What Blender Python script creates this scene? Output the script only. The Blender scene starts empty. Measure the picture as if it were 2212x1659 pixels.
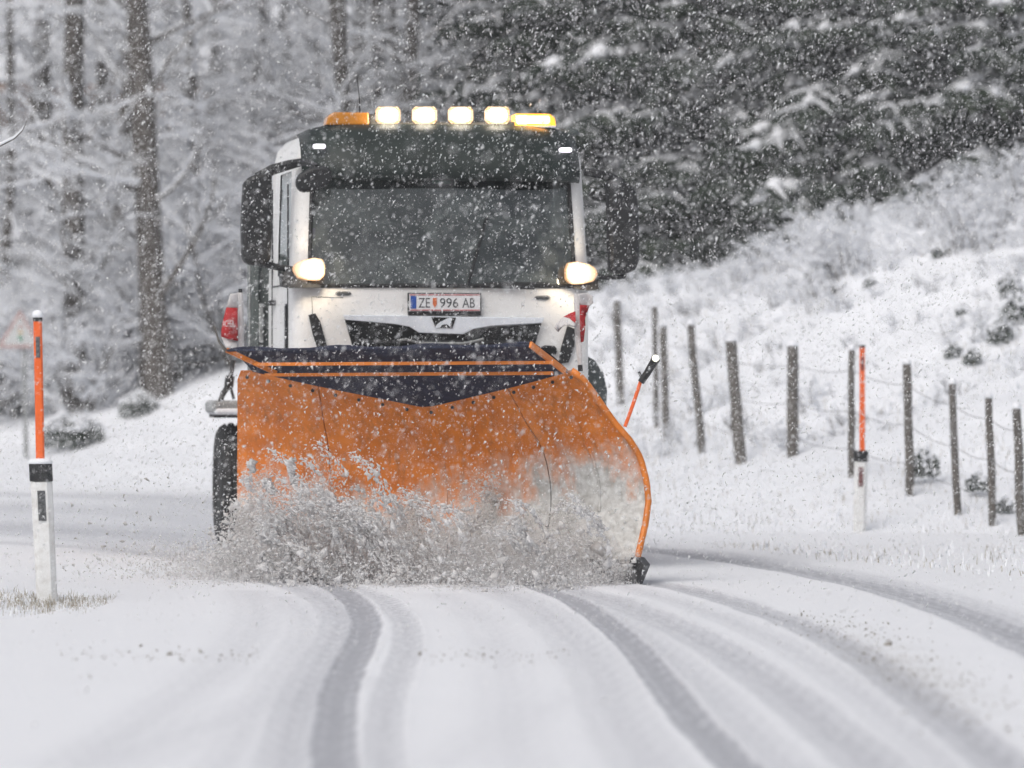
import bpy, math, random
import numpy as np
from mathutils import Vector, Matrix, noise as mnoise

random.seed(7)
rng = np.random.default_rng(7)
scene = bpy.context.scene
COL = scene.collection
R = math.radians

# ------------------------------------------------------------------ camera, sky, sun, exposure
EYE = 1.5                      # camera height, from the spacing of the tyre tracks
F = 11560.0                    # focal length in units of a 2212 px wide frame
CX, HY = 1106.0, 800.0         # principal column, horizon row
cam = bpy.data.cameras.new('camera')
cam.sensor_width = 36.0
cam.lens = 36.0 * F / 2212.0
cam.shift_y = -29.5 / 2212.0
cam.clip_start = 0.5
cam.clip_end = 2000.0
cam.dof.use_dof = True
cam.dof.focus_distance = 37.0
cam.dof.aperture_fstop = 2.1
cam_o = bpy.data.objects.new('camera', cam)
COL.objects.link(cam_o)
cam_o.location = (0, 0, EYE)
cam_o.rotation_euler = (R(90), 0, 0)
scene.camera = cam_o

SUN_EL, SUN_AZ = R(48), R(-150)
world = bpy.data.worlds.new('World')
scene.world = world
world.use_nodes = True
wn = world.node_tree
wn.nodes.clear()
w_out = wn.nodes.new('ShaderNodeOutputWorld')
w_bg = wn.nodes.new('ShaderNodeBackground')
w_hs = wn.nodes.new('ShaderNodeHueSaturation')
w_sky = wn.nodes.new('ShaderNodeTexSky')
w_sky.sky_type = 'NISHITA'
w_sky.sun_disc = False
w_sky.sun_elevation = SUN_EL
w_sky.sun_rotation = SUN_AZ
w_sky.dust_density = 6.0
w_sky.air_density = 1.0
w_hs.inputs['Saturation'].default_value = 0.50     # an even grey snow sky
w_bg.inputs['Strength'].default_value = 0.10
wn.links.new(w_sky.outputs[0], w_hs.inputs['Color'])
wn.links.new(w_hs.outputs[0], w_bg.inputs['Color'])
wn.links.new(w_bg.outputs[0], w_out.inputs['Surface'])

sun = bpy.data.lights.new('sun', 'SUN')
sun.energy = 1.1
sun.angle = R(35)
sun.color = (1.0, 0.985, 0.965)
sun_o = bpy.data.objects.new('sun', sun)
COL.objects.link(sun_o)
sd = Vector((math.sin(SUN_AZ) * math.cos(SUN_EL), math.cos(SUN_AZ) * math.cos(SUN_EL), math.sin(SUN_EL)))
sun_o.rotation_euler = (-sd).to_track_quat('-Z', 'Y').to_euler()
sun_o.location = (0, 0, 60)

scene.view_settings.view_transform = 'Standard'
scene.view_settings.look = 'None'
scene.view_settings.exposure = 0.10
scene.view_settings.gamma = 1.0
scene.view_settings.use_curve_mapping = False
scene.cycles.use_denoising = True
scene.cycles.max_bounces = 8
scene.cycles.transparent_max_bounces = 16
scene.cycles.volume_bounces = 4
scene.cycles.sample_clamp_indirect = 6.0
scene.cycles.sample_clamp_direct = 40.0

# ------------------------------------------------------------------ helpers
def P(px, py, d):
    """a photograph pixel at distance d"""
    return Vector(((px - CX) / F * d, d, EYE + (HY - py) / F * d))

def G(px, py, z=0.0):
    """a photograph pixel on the flat road"""
    d = F * (EYE - z) / (py - HY)
    return Vector(((px - CX) / F * d, d, z))

def tag(o, label=None, cat=None, group=None, kind=None):
    if label: o['label'] = label
    if cat: o['category'] = cat
    if group: o['group'] = group
    if kind: o['kind'] = kind
    return o

def empty(name, loc, rz=0.0):
    o = bpy.data.objects.new(name, None)
    COL.objects.link(o)
    o.location = loc
    o.rotation_euler = (0, 0, rz)
    o.empty_display_size = 0.2
    return o

def link(name, me, mat=None, parent=None, smooth=False):
    if mat is not None:
        me.materials.append(mat)
    o = bpy.data.objects.new(name, me)
    COL.objects.link(o)
    if parent is not None:
        o.parent = parent
    if smooth:
        me.polygons.foreach_set('use_smooth', np.ones(len(me.polygons), dtype=bool))
    return o

def mesh(name, verts, faces, mat=None, parent=None, smooth=False, off=None):
    if off is not None:
        verts = [(v[0] - off[0], v[1] - off[1], v[2] - off[2]) for v in verts]
    me = bpy.data.meshes.new(name)
    me.from_pydata([tuple(v) for v in verts], [], faces)
    me.update()
    return link(name, me, mat, parent, smooth)

def np_mesh(name, V, Fc, mat=None, parent=None, smooth=False, attr=None):
    """V (n,3), Fc (m,k) with k 3 or 4"""
    me = bpy.data.meshes.new(name)
    V = np.asarray(V, dtype=np.float32)
    Fc = np.asarray(Fc, dtype=np.int32)
    k = Fc.shape[1]
    me.vertices.add(len(V))
    me.vertices.foreach_set('co', V.ravel())
    me.loops.add(Fc.size)
    me.loops.foreach_set('vertex_index', Fc.ravel())
    me.polygons.add(len(Fc))
    me.polygons.foreach_set('loop_start', np.arange(0, Fc.size, k, dtype=np.int32))
    if attr:
        for an, av in attr.items():
            a = me.attributes.new(an, 'FLOAT', 'POINT')
            a.data.foreach_set('value', np.asarray(av, dtype=np.float32))
    me.update(calc_edges=True)
    me.validate()
    return link(name, me, mat, parent, smooth)

class MB:
    """collects boxes, tubes and plates into one mesh"""
    def __init__(s): s.v, s.f = [], []
    def add(s, vs, fs):
        b = len(s.v)
        s.v += [tuple(v) for v in vs]
        s.f += [tuple(i + b for i in f) for f in fs]
        return s
    def box(s, x0, x1, y0, y1, z0, z1):
        v = [(x, y, z) for z in (z0, z1) for y in (y0, y1) for x in (x0, x1)]
        return s.add(v, [(0, 2, 3, 1), (4, 5, 7, 6), (0, 1, 5, 4), (2, 6, 7, 3), (0, 4, 6, 2), (1, 3, 7, 5)])
    def rbox(s, x0, x1, y0, y1, z0, z1, r=0.01):
        """box with chamfered edges"""
        r = min(r, (x1 - x0) * .45, (y1 - y0) * .45, (z1 - z0) * .45)
        rings = []
        for (z, i) in ((z0, r), (z0 + r, 0), (z1 - r, 0), (z1, r)):
            a, b, c, d = x0 + i, x1 - i, y0 + i, y1 - i
            q = r
            rings.append([(a + q, c, z), (b - q, c, z), (b, c + q, z), (b, d - q, z),
                          (b - q, d, z), (a + q, d, z), (a, d - q, z), (a, c + q, z)])
        return s.loft(rings, True, True)
    def loft(s, rings, cap0=True, cap1=True, closed=True):
        n = len(rings[0])
        v = [p for r in rings for p in r]
        f = []
        for i in range(len(rings) - 1):
            for j in range(n if closed else n - 1):
                a, b = i * n + j, i * n + (j + 1) % n
                f.append((a, b, b + n, a + n))
        if cap0: f.append(tuple(range(n - 1, -1, -1)))
        if cap1: f.append(tuple(range((len(rings) - 1) * n, len(rings) * n)))
        return s.add(v, f)
    def tube(s, pts, r, n=8, caps=True):
        pts = [Vector(p) for p in pts]
        rs = r if isinstance(r, (list, tuple)) else [r] * len(pts)
        rings = []
        up = Vector((0.31, 0.17, 0.93))
        for i, p in enumerate(pts):
            t = (pts[min(i + 1, len(pts) - 1)] - pts[max(i - 1, 0)])
            t = t.normalized() if t.length > 1e-9 else Vector((0, 0, 1))
            a = t.cross(up)
            if a.length < 1e-3: a = t.cross(Vector((1, 0, 0)))
            a.normalize()
            b = t.cross(a)
            rings.append([tuple(p + (a * math.cos(q) + b * math.sin(q)) * rs[i]) for q in (2 * math.pi * k / n for k in range(n))])
        return s.loft(rings, caps, caps)
    def prism(s, poly, axis, a, b):
        """poly of 2d points extruded along axis from a to b"""
        def m(p, t):
            return {'x': (t, p[0], p[1]), 'y': (p[0], t, p[1]), 'z': (p[0], p[1], t)}[axis]
        n = len(poly)
        v = [m(p, a) for p in poly] + [m(p, b) for p in poly]
        f = [(i, (i + 1) % n, (i + 1) % n + n, i + n) for i in range(n)]
        f += [tuple(range(n - 1, -1, -1)), tuple(range(n, 2 * n))]
        return s.add(v, f)
    def lathe(s, prof, n=24, axis='x', c=(0, 0, 0), closed=False):
        """prof: list of (along axis, radius)"""
        rings = []
        for (t, r) in prof:
            ring = []
            for k in range(n):
                q = 2 * math.pi * k / n
                if axis == 'x': ring.append((c[0] + t, c[1] + r * math.cos(q), c[2] + r * math.sin(q)))
                elif axis == 'y': ring.append((c[0] + r * math.cos(q), c[1] + t, c[2] + r * math.sin(q)))
                else: ring.append((c[0] + r * math.cos(q), c[1] + r * math.sin(q), c[2] + t))
            rings.append(ring)
        if closed: rings.append(rings[0])
        return s.loft(rings, not closed, not closed)
    def build(s, name, mat, parent=None, smooth=False, off=None, bevel=0.0):
        o = mesh(name, s.v, s.f, mat, parent, smooth, off)
        if bevel:
            m = o.modifiers.new('bevel', 'BEVEL'); m.width = bevel; m.segments = 2; m.limit_method = 'ANGLE'
        return o

# ------------------------------------------------------------------ materials
MATS = {}
def nodes(name):
    m = bpy.data.materials.new(name)
    m.use_nodes = True
    MATS[name] = m
    return m, m.node_tree, m.node_tree.nodes['Principled BSDF']

def N(nt, typ, **kw):
    n = nt.nodes.new(typ)
    for k, v in kw.items():
        if k in n.inputs: n.inputs[k].default_value = v
        else: setattr(n, k, v)
    return n

def pmat(name, col, rough=0.5, metal=0.0, var=0.12, scale=12.0, bump=0.0, bscale=60.0, spec=0.5, col2=None, lo=.35, hi=.7):
    """principled with noise-driven colour variation and fine relief"""
    m, nt, b = nodes(name)
    tc = N(nt, 'ShaderNodeTexCoord')
    nz = N(nt, 'ShaderNodeTexNoise', Scale=scale, Detail=6.0, Roughness=.6)
    nt.links.new(tc.outputs['Object'], nz.inputs['Vector'])
    rp = N(nt, 'ShaderNodeValToRGB')
    e = rp.color_ramp.elements
    e[0].position, e[1].position = lo, hi
    c2 = col2 if col2 else tuple(min(1, c * (1 + var)) for c in col)
    c1 = col if col2 else tuple(c * (1 - var) for c in col)
    e[0].color = (*c1, 1); e[1].color = (*c2, 1)
    nt.links.new(nz.outputs[0], rp.inputs[0])
    nt.links.new(rp.outputs[0], b.inputs['Base Color'])
    b.inputs['Roughness'].default_value = rough
    b.inputs['Metallic'].default_value = metal
    b.inputs['Specular IOR Level'].default_value = spec
    if bump:
        n2 = N(nt, 'ShaderNodeTexNoise', Scale=bscale, Detail=5.0)
        nt.links.new(tc.outputs['Object'], n2.inputs['Vector'])
        bp = N(nt, 'ShaderNodeBump', Strength=bump, Distance=.02)
        nt.links.new(n2.outputs[0], bp.inputs['Height'])
        nt.links.new(bp.outputs[0], b.inputs['Normal'])
    return m

def emat(name, col, strength, base=(.8, .8, .8)):
    m, nt, b = nodes(name)
    b.inputs['Base Color'].default_value = (*base, 1)
    b.inputs['Emission Color'].default_value = (*col, 1)
    b.inputs['Emission Strength'].default_value = strength
    b.inputs['Roughness'].default_value = .15
    return m

SNOW = (.80, .82, .86)
pmat('snow', SNOW, rough=.7, var=.04, scale=3.0, bump=.25, bscale=25, spec=.25)
pmat('tree_snow', (.80, .82, .86), rough=.75, var=.05, scale=2.0, spec=.2)
pmat('white_paint', (.60, .595, .58), rough=.38, col2=(.74, .745, .745), scale=3.2, bump=.03, lo=.28, hi=.52)
pmat('post_white', (.56, .555, .54), rough=.55, col2=(.72, .73, .73), scale=14.0, bump=.12, lo=.3, hi=.55)
pmat('black_plastic', (.014, .015, .017), rough=.55, var=.3, scale=14, bump=.08)
pmat('black_gloss', (.012, .013, .014), rough=.18, var=.3, scale=6)
pmat('smoked_visor', (.022, .030, .028), rough=.5, var=.25, scale=3, spec=.3)
pmat('rubber', (.017, .022, .048), rough=.75, var=.35, scale=18, bump=.3, bscale=40)
pmat('tyre_rubber', (.025, .026, .027), rough=.8, var=.4, scale=10, bump=.3, bscale=50)
pmat('dark_steel', (.05, .05, .052), rough=.55, metal=.4, var=.4, scale=14, bump=.15)
pmat('body_grey', (.085, .10, .098), rough=.55, var=.25, scale=7, bump=.08)
pmat('grey_steel', (.30, .31, .31), rough=.5, metal=.3, var=.25, scale=12, bump=.1)
pmat('chrome_trim', (.70, .74, .80), rough=.35, metal=.15, var=.1, scale=9)
pmat('orange_paint', (.68, .20, .022), rough=.4, var=.15, scale=6, bump=.05)
pmat('orange_pole', (.78, .13, .018), rough=.45, var=.1, scale=14)
pmat('red_cloth', (.42, .022, .025), rough=.8, var=.25, scale=18, bump=.3, bscale=90)
pmat('white_cloth', (.62, .60, .60), rough=.85, var=.08, scale=14, bump=.2, bscale=70)
pmat('amber_lens', (.55, .22, .03), rough=.2, var=.15, scale=30)
pmat('plate_white', (.70, .71, .73), rough=.4, var=.06, scale=30)
pmat('plate_blue', (.03, .09, .36), rough=.4, var=.2, scale=80)
pmat('plate_red', (.42, .06, .07), rough=.4, var=.1, scale=30)
pmat('plate_ink', (.05, .055, .06), rough=.5, var=.3, scale=60)
pmat('shield_orange', (.60, .16, .06), rough=.5, var=.25, scale=90)
pmat('lilac_paper', (.22, .10, .32), rough=.7, var=.15, scale=20)
pmat('mint_plastic', (.22, .36, .30), rough=.5, var=.1, scale=20)
pmat('reflector_dark', (.10, .105, .11), rough=.3, var=.8, scale=70)
pmat('cab_interior', (.028, .030, .031), rough=.8, var=.3, scale=6)
pmat('fence_wood', (.125, .115, .105), rough=.9, var=.35, scale=16, bump=.5, bscale=45)
pmat('wire', (.22, .22, .23), rough=.5, metal=.5, var=.1)
pmat('bark', (.060, .052, .046), rough=.95, col2=(.12, .108, .098), scale=7, bump=.5, bscale=22)
pmat('bark_dark', (.085, .075, .068), rough=.95, col2=(.15, .135, .12), scale=9, bump=.4, bscale=26)
pmat('twig', (.10, .088, .078), rough=.9, var=.3, scale=12)
pmat('needles', (.026, .038, .028), rough=.7, col2=(.060, .076, .052), scale=1.6, spec=.2)
pmat('dead_leaves', (.11, .075, .04), rough=.85, col2=(.15, .15, .07), scale=4)
pmat('dry_grass', (.24, .20, .13), rough=.9, col2=(.36, .33, .27), scale=9)
pmat('house_wall', (.62, .62, .61), rough=.85, var=.06, scale=2, bump=.2)
pmat('timber', (.30, .14, .06), rough=.8, var=.3, scale=6, bump=.3)
pmat('roof_tile', (.16, .11, .09), rough=.8, var=.2, scale=4)
pmat('sign_white', (.50, .51, .51), rough=.5, var=.06, scale=6)
pmat('sign_red', (.42, .29, .28), rough=.5, var=.1, scale=9)
pmat('sign_green', (.03, .22, .13), rough=.5, var=.1)
pmat('sign_amber', (.50, .40, .25), rough=.5, var=.1)
pmat('mud', (.30, .28, .25), rough=.9, var=.35, scale=20, bump=.3)
emat('lamp_white', (1.0, .93, .80), 9.0)
emat('lamp_warm', (1.0, .86, .64), 9.0)
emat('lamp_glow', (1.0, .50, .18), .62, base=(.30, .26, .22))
emat('amber_lit', (1.0, .42, .03), 1.5, base=(.6, .3, .05))
emat('amber_core', (1.0, .72, .25), 4.5, base=(.8, .5, .1))
emat('marker_lit', (.95, .88, 1.0), 1.5)
emat('torch_lit', (1.0, .95, .75), 1.2)

# window glass: sees through to the cab, mirrors the bright sky at its surface
def glass(name, tint, refl, refl_blotch=0.0):
    m, nt, b = nodes(name)
    nt.nodes.remove(b)
    out = nt.nodes['Material Output']
    tr = N(nt, 'ShaderNodeBsdfTransparent', Color=(*tint, 1))
    gl = N(nt, 'ShaderNodeBsdfGlossy', Roughness=.06)
    gl.inputs['Color'].default_value = (.9, .95, .95, 1)
    fr = N(nt, 'ShaderNodeFresnel', IOR=refl)
    mx = N(nt, 'ShaderNodeMixShader')
    nt.links.new(fr.outputs[0], mx.inputs[0])
    nt.links.new(tr.outputs[0], mx.inputs[1])
    nt.links.new(gl.outputs[0], mx.inputs[2])
    sh = mx.outputs[0]
    if refl_blotch:      # painted grey blotches standing in for reflections on the pane
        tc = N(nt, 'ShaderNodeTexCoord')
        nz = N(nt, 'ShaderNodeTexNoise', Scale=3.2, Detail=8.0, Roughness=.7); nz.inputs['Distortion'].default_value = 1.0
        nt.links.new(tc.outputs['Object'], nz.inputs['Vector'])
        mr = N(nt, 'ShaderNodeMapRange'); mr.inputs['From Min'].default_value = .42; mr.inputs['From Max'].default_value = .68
        mr.inputs['To Min'].default_value = 0.0; mr.inputs['To Max'].default_value = refl_blotch
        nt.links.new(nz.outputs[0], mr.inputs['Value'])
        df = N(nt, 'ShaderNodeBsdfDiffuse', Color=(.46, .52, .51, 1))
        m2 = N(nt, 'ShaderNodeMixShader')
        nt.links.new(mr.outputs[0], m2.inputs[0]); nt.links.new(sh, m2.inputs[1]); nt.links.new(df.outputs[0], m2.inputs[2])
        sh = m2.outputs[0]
    nt.links.new(sh, out.inputs['Surface'])
    return m
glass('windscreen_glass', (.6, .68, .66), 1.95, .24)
glass('side_glass', (.35, .38, .37), 1.5)

# moldboard paint: orange, with a ragged film of frozen slush thrown over its lower half
def moldboard_mat():
    m, nt, b = nodes('plough_paint')
    tc = N(nt, 'ShaderNodeTexCoord')
    sx = N(nt, 'ShaderNodeSeparateXYZ')
    nt.links.new(tc.outputs['Object'], sx.inputs[0])
    n1 = N(nt, 'ShaderNodeTexNoise', Scale=3.2, Detail=8.0, Roughness=.68)
    mp = N(nt, 'ShaderNodeMapping'); mp.inputs['Scale'].default_value = (1.0, 1.0, .55)
    nt.links.new(tc.outputs['Object'], mp.inputs[0]); nt.links.new(mp.outputs[0], n1.inputs['Vector'])
    ma = N(nt, 'ShaderNodeMath', operation='MULTIPLY_ADD'); ma.inputs[1].default_value = 1.5
    nt.links.new(n1.outputs[0], ma.inputs[0]); nt.links.new(sx.outputs['Z'], ma.inputs[2])
    rp = N(nt, 'ShaderNodeMapRange')
    rp.inputs['From Min'].default_value = 1.10; rp.inputs['From Max'].default_value = 1.46
    rp.inputs['To Min'].default_value = 1.0; rp.inputs['To Max'].default_value = 0.0
    rx = N(nt, 'ShaderNodeMapRange'); rx.inputs['From Min'].default_value = .35; rx.inputs['From Max'].default_value = 1.3
    rx.inputs['To Min'].default_value = .0; rx.inputs['To Max'].default_value = -.38
    nt.links.new(sx.outputs['X'], rx.inputs['Value'])
    ax_ = N(nt, 'ShaderNodeMath', operation='ADD'); nt.links.new(ma.outputs[0], ax_.inputs[0]); nt.links.new(rx.outputs[0], ax_.inputs[1])
    nt.links.new(ax_.outputs[0], rp.inputs['Value'])
    n2 = N(nt, 'ShaderNodeTexNoise', Scale=7.0, Detail=6.0)
    nt.links.new(tc.outputs['Object'], n2.inputs['Vector'])
    oc = N(nt, 'ShaderNodeValToRGB')
    oc.color_ramp.elements[0].position, oc.color_ramp.elements[1].position = .35, .68
    oc.color_ramp.elements[0].color = (.60, .160, .014, 1)
    oc.color_ramp.elements[1].color = (.78, .235, .024, 1)
    nt.links.new(n2.outputs[0], oc.inputs[0])
    n3 = N(nt, 'ShaderNodeTexNoise', Scale=22.0, Detail=6.0)
    nt.links.new(tc.outputs['Object'], n3.inputs['Vector'])
    sc = N(nt, 'ShaderNodeValToRGB')
    sc.color_ramp.elements[0].position, sc.color_ramp.elements[1].position = .3, .7
    sc.color_ramp.elements[0].color = (.36, .355, .34, 1)
    sc.color_ramp.elements[1].color = (.66, .67, .66, 1)
    nt.links.new(n3.outputs[0], sc.inputs[0])
    n4 = N(nt, 'ShaderNodeTexNoise', Scale=16.0, Detail=8.0, Roughness=.75)
    m4 = N(nt, 'ShaderNodeMapping'); m4.inputs['Scale'].default_value = (1.0, 1.0, .18)
    nt.links.new(tc.outputs['Object'], m4.inputs[0]); nt.links.new(m4.outputs[0], n4.inputs['Vector'])
    w4 = N(nt, 'ShaderNodeMapRange'); w4.inputs['From Min'].default_value = .50; w4.inputs['From Max'].default_value = .72
    w4.inputs['To Max'].default_value = .75
    nt.links.new(n4.outputs[0], w4.inputs['Value'])
    x4 = N(nt, 'ShaderNodeMix', data_type='RGBA'); x4.inputs['B'].default_value = (.26, .10, .04, 1)
    nt.links.new(w4.outputs[0], x4.inputs['Factor']); nt.links.new(oc.outputs[0], x4.inputs['A'])
    n5 = N(nt, 'ShaderNodeTexNoise', Scale=48.0, Detail=4.0, Roughness=.6)
    nt.links.new(tc.outputs['Object'], n5.inputs['Vector'])
    w5 = N(nt, 'ShaderNodeMapRange'); w5.inputs['From Min'].default_value = .62; w5.inputs['From Max'].default_value = .70
    w5.inputs['To Max'].default_value = .75
    nt.links.new(n5.outputs[0], w5.inputs['Value'])
    x5 = N(nt, 'ShaderNodeMix', data_type='RGBA'); x5.inputs['B'].default_value = (.66, .60, .56, 1)
    nt.links.new(w5.outputs[0], x5.inputs['Factor']); nt.links.new(x4.outputs['Result'], x5.inputs['A'])
    oc = x5
    mx = N(nt, 'ShaderNodeMix', data_type='RGBA')
    nt.links.new(rp.outputs[0], mx.inputs['Factor'])
    nt.links.new(oc.outputs['Result'], mx.inputs['A']); nt.links.new(sc.outputs[0], mx.inputs['B'])
    nt.links.new(mx.outputs['Result'], b.inputs['Base Color'])
    rr = N(nt, 'ShaderNodeMapRange'); rr.inputs['To Min'].default_value = .38; rr.inputs['To Max'].default_value = .75
    nt.links.new(rp.outputs[0], rr.inputs['Value']); nt.links.new(rr.outputs[0], b.inputs['Roughness'])
    bp = N(nt, 'ShaderNodeBump', Strength=.35, Distance=.02)
    nt.links.new(n3.outputs[0], bp.inputs['Height']); nt.links.new(bp.outputs[0], b.inputs['Normal'])
moldboard_mat()

# loose snow whose tint differs chunk by chunk (attribute)
def tint_mat(name, dark, light, trans=0.0):
    m, nt, b = nodes(name)
    at = N(nt, 'ShaderNodeAttribute', attribute_name='tint')
    rp = N(nt, 'ShaderNodeValToRGB')
    rp.color_ramp.elements[0].color = (*dark, 1); rp.color_ramp.elements[1].color = (*light, 1)
    nt.links.new(at.outputs['Fac'], rp.inputs[0])
    nt.links.new(rp.outputs[0], b.inputs['Base Color'])
    b.inputs['Roughness'].default_value = .8
    b.inputs['Specular IOR Level'].default_value = .2
    if trans:
        out = nt.nodes['Material Output']
        tl = N(nt, 'ShaderNodeBsdfTranslucent')
        nt.links.new(rp.outputs[0], tl.inputs['Color'])
        mx = N(nt, 'ShaderNodeMixShader'); mx.inputs[0].default_value = trans
        nt.links.new(b.outputs[0], mx.inputs[1]); nt.links.new(tl.outputs[0], mx.inputs[2])
        nt.links.new(mx.outputs[0], out.inputs['Surface'])
tint_mat('spray_snow', (.66, .64, .625), (.97, .97, .975), .55)
tint_mat('flake', (.96, .97, .98), (.98, .985, .99), .55)

# road snow: packed wheel tracks let the wet asphalt show through
def road_mat():
    m, nt, b = nodes('road_snow')
    tc = N(nt, 'ShaderNodeTexCoord')
    at = N(nt, 'ShaderNodeAttribute', attribute_name='track')
    ad = N(nt, 'ShaderNodeAttribute', attribute_name='dirt')
    nz = N(nt, 'ShaderNodeTexNoise', Scale=9.0, Detail=7.0, Roughness=.65)
    mp = N(nt, 'ShaderNodeMapping'); mp.inputs['Scale'].default_value = (1.6, .5, 1)
    nt.links.new(tc.outputs['Object'], mp.inputs[0]); nt.links.new(mp.outputs[0], nz.inputs['Vector'])
    # broken edge: track strength modulated by noise
    mr = N(nt, 'ShaderNodeMapRange'); mr.inputs['From Min'].default_value = .25; mr.inputs['From Max'].default_value = .75
    mr.inputs['To Min'].default_value = .84; mr.inputs['To Max'].default_value = 1.10
    nt.links.new(nz.outputs[0], mr.inputs['Value'])
    mu = N(nt, 'ShaderNodeMath', operation='MULTIPLY', use_clamp=True)
    nt.links.new(at.outputs['Fac'], mu.inputs[0]); nt.links.new(mr.outputs[0], mu.inputs[1])
    rp = N(nt, 'ShaderNodeValToRGB')
    el = rp.color_ramp.elements
    el[0].position = 0; el[0].color = (.82, .835, .87, 1)
    el[1].position = 1; el[1].color = (.385, .395, .43, 1)
    x = el.new(.5); x.color = (.60, .612, .65, 1)
    # grains of loose snow break up the track edges
    ng = N(nt, 'ShaderNodeTexNoise', Scale=34.0, Detail=6.0, Roughness=.75)
    mg = N(nt, 'ShaderNodeMapping'); mg.inputs['Scale'].default_value = (1.5, .45, 1)
    nt.links.new(tc.outputs['Object'], mg.inputs[0]); nt.links.new(mg.outputs[0], ng.inputs['Vector'])
    g0 = N(nt, 'ShaderNodeMath', operation='SUBTRACT'); nt.links.new(ng.outputs[0], g0.inputs[0]); g0.inputs[1].default_value = .5
    g1 = N(nt, 'ShaderNodeMath', operation='SUBTRACT'); g1.inputs[0].default_value = 1.0; nt.links.new(mu.outputs[0], g1.inputs[1])
    g2 = N(nt, 'ShaderNodeMath', operation='MULTIPLY'); nt.links.new(mu.outputs[0], g2.inputs[0]); nt.links.new(g1.outputs[0], g2.inputs[1])
    g3 = N(nt, 'ShaderNodeMath', operation='MULTIPLY'); nt.links.new(g0.outputs[0], g3.inputs[0]); nt.links.new(g2.outputs[0], g3.inputs[1])
    g4 = N(nt, 'ShaderNodeMath', operation='MULTIPLY_ADD', use_clamp=True); nt.links.new(g3.outputs[0], g4.inputs[0]); g4.inputs[1].default_value = 7.0
    nt.links.new(mu.outputs[0], g4.inputs[2])
    nt.links.new(g4.outputs[0], rp.inputs[0])
    n2 = N(nt, 'ShaderNodeTexNoise', Scale=45.0, Detail=5.0)
    nt.links.new(tc.outputs['Object'], n2.inputs['Vector'])
    r2 = N(nt, 'ShaderNodeMapRange'); r2.inputs['From Min'].default_value = .45; r2.inputs['From Max'].default_value = .7
    nt.links.new(n2.outputs[0], r2.inputs['Value'])
    md = N(nt, 'ShaderNodeMath', operation='MULTIPLY', use_clamp=True)
    nt.links.new(r2.outputs[0], md.inputs[0]); nt.links.new(ad.outputs['Fac'], md.inputs[1])
    mx = N(nt, 'ShaderNodeMix', data_type='RGBA')
    nt.links.new(md.outputs[0], mx.inputs['Factor']); nt.links.new(rp.outputs[0], mx.inputs['A'])
    mx.inputs['B'].default_value = (.30, .28, .24, 1)
    nt.links.new(mx.outputs['Result'], b.inputs['Base Color'])
    b.inputs['Roughness'].default_value = .65
    b.inputs['Specular IOR Level'].default_value = .3
    n3 = N(nt, 'ShaderNodeTexNoise', Scale=28.0, Detail=6.0)
    nt.links.new(tc.outputs['Object'], n3.inputs['Vector'])
    bp = N(nt, 'ShaderNodeBump', Strength=.42, Distance=.025)
    nt.links.new(n3.outputs[0], bp.inputs['Height']); nt.links.new(bp.outputs[0], b.inputs['Normal'])
road_mat()

# ------------------------------------------------------------------ terrain
FENCE = [  # top px, top py, bottom px, bottom py, distance, width px
    (1332, 650, 1342, 855, 66.0, 17), (1415, 663, 1417, 905, 61.0, 12), (1432, 705, 1441, 935, 59.5, 16),
    (1492, 702, 1518, 967, 57.5, 17), (1578, 738, 1602, 992, 55.5, 25), (1713, 748, 1713, 1000, 54.0, 25),
    (1840, 757, 1838, 1028, 52.0, 15), (1958, 787, 1967, 1060, 51.0, 19), (2057, 830, 2070, 1110, 50.0, 17),
    (2136, 860, 2146, 1135, 49.2, 17), (2196, 883, 2209, 1168, 48.5, 20)]
CREST = [(1290, 655, 72), (1500, 625, 70), (1700, 572, 68), (1900, 495, 66), (2100, 438, 64), (2212, 412, 63), (2450, 385, 62)]
cp = []
for x in (-20, -12, -6, -2, 2, 6): cp += [(x, y, -.05) for y in (-10, 8, 20, 32)]
cp += [(3.6, 36, -.04), (1.9, 45.5, -.03), (6.5, 36, .05), (12, 30, .3), (14, 45, 1.0), (9, 46, .4), (20, 20, .5)]
cp += [(-1.5, 58, -.03), (.2, 52, -.03), (-3, 44, -.05), (-8, 44, -.05), (-14, 44, -.05), (-3, 62, -.05), (-8, 62, -.05), (-14, 62, -.05),
       (-2.6, 68, .02), (-5, 68.5, .0), (-8, 68.5, .0), (-14, 68.5, .0), (3.2, 49.5, .0)]
for f in FENCE:
    p = P(f[2], f[3], f[4]); cp.append((p.x, p.y, p.z))
for c in CREST:
    p = P(*c); cp.append((p.x, p.y, p.z)); cp.append((p.x, p.y + 7, p.z - .15)); cp.append((p.x + 1, p.y + 25, p.z + .6))
for c in [(100, 960, 76), (300, 882, 77), (480, 802, 78), (700, 752, 78), (1000, 690, 76), (-100, 1000, 75)]:
    p = P(*c); cp.append((p.x, p.y, p.z)); cp.append((p.x, p.y + 9, p.z + .7))
cp += [(x, 120, 3.8) for x in (-25, -14, -6, 0)] + [(6, 120, 6), (20, 110, 8)]
cp += [(x, 150, 7) for x in (-40, -20, 0, 20)] + [(x, 220, 30) for x in (-60, -20, 20, 60)] + [(x, 320, 62) for x in (-120, -40, 40, 120)]
cp += [(x, y, .2) for x in (-70, 70) for y in (-20, 30)] + [(-70, 100, 2), (70, 100, 10), (-40, 70, .3), (40, 70, 6)]
CPA = np.array(cp, float)
_d = np.sqrt(((CPA[:, None, :2] - CPA[None, :, :2]) ** 2).sum(-1) + .4)
_A = np.block([[_d, np.ones((len(cp), 1)), CPA[:, :2]], [np.ones((1, len(cp))), np.zeros((1, 3))], [CPA[:, :2].T, np.zeros((2, 3))]])
_w = np.linalg.solve(_A, np.concatenate([CPA[:, 2], np.zeros(3)]))
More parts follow.
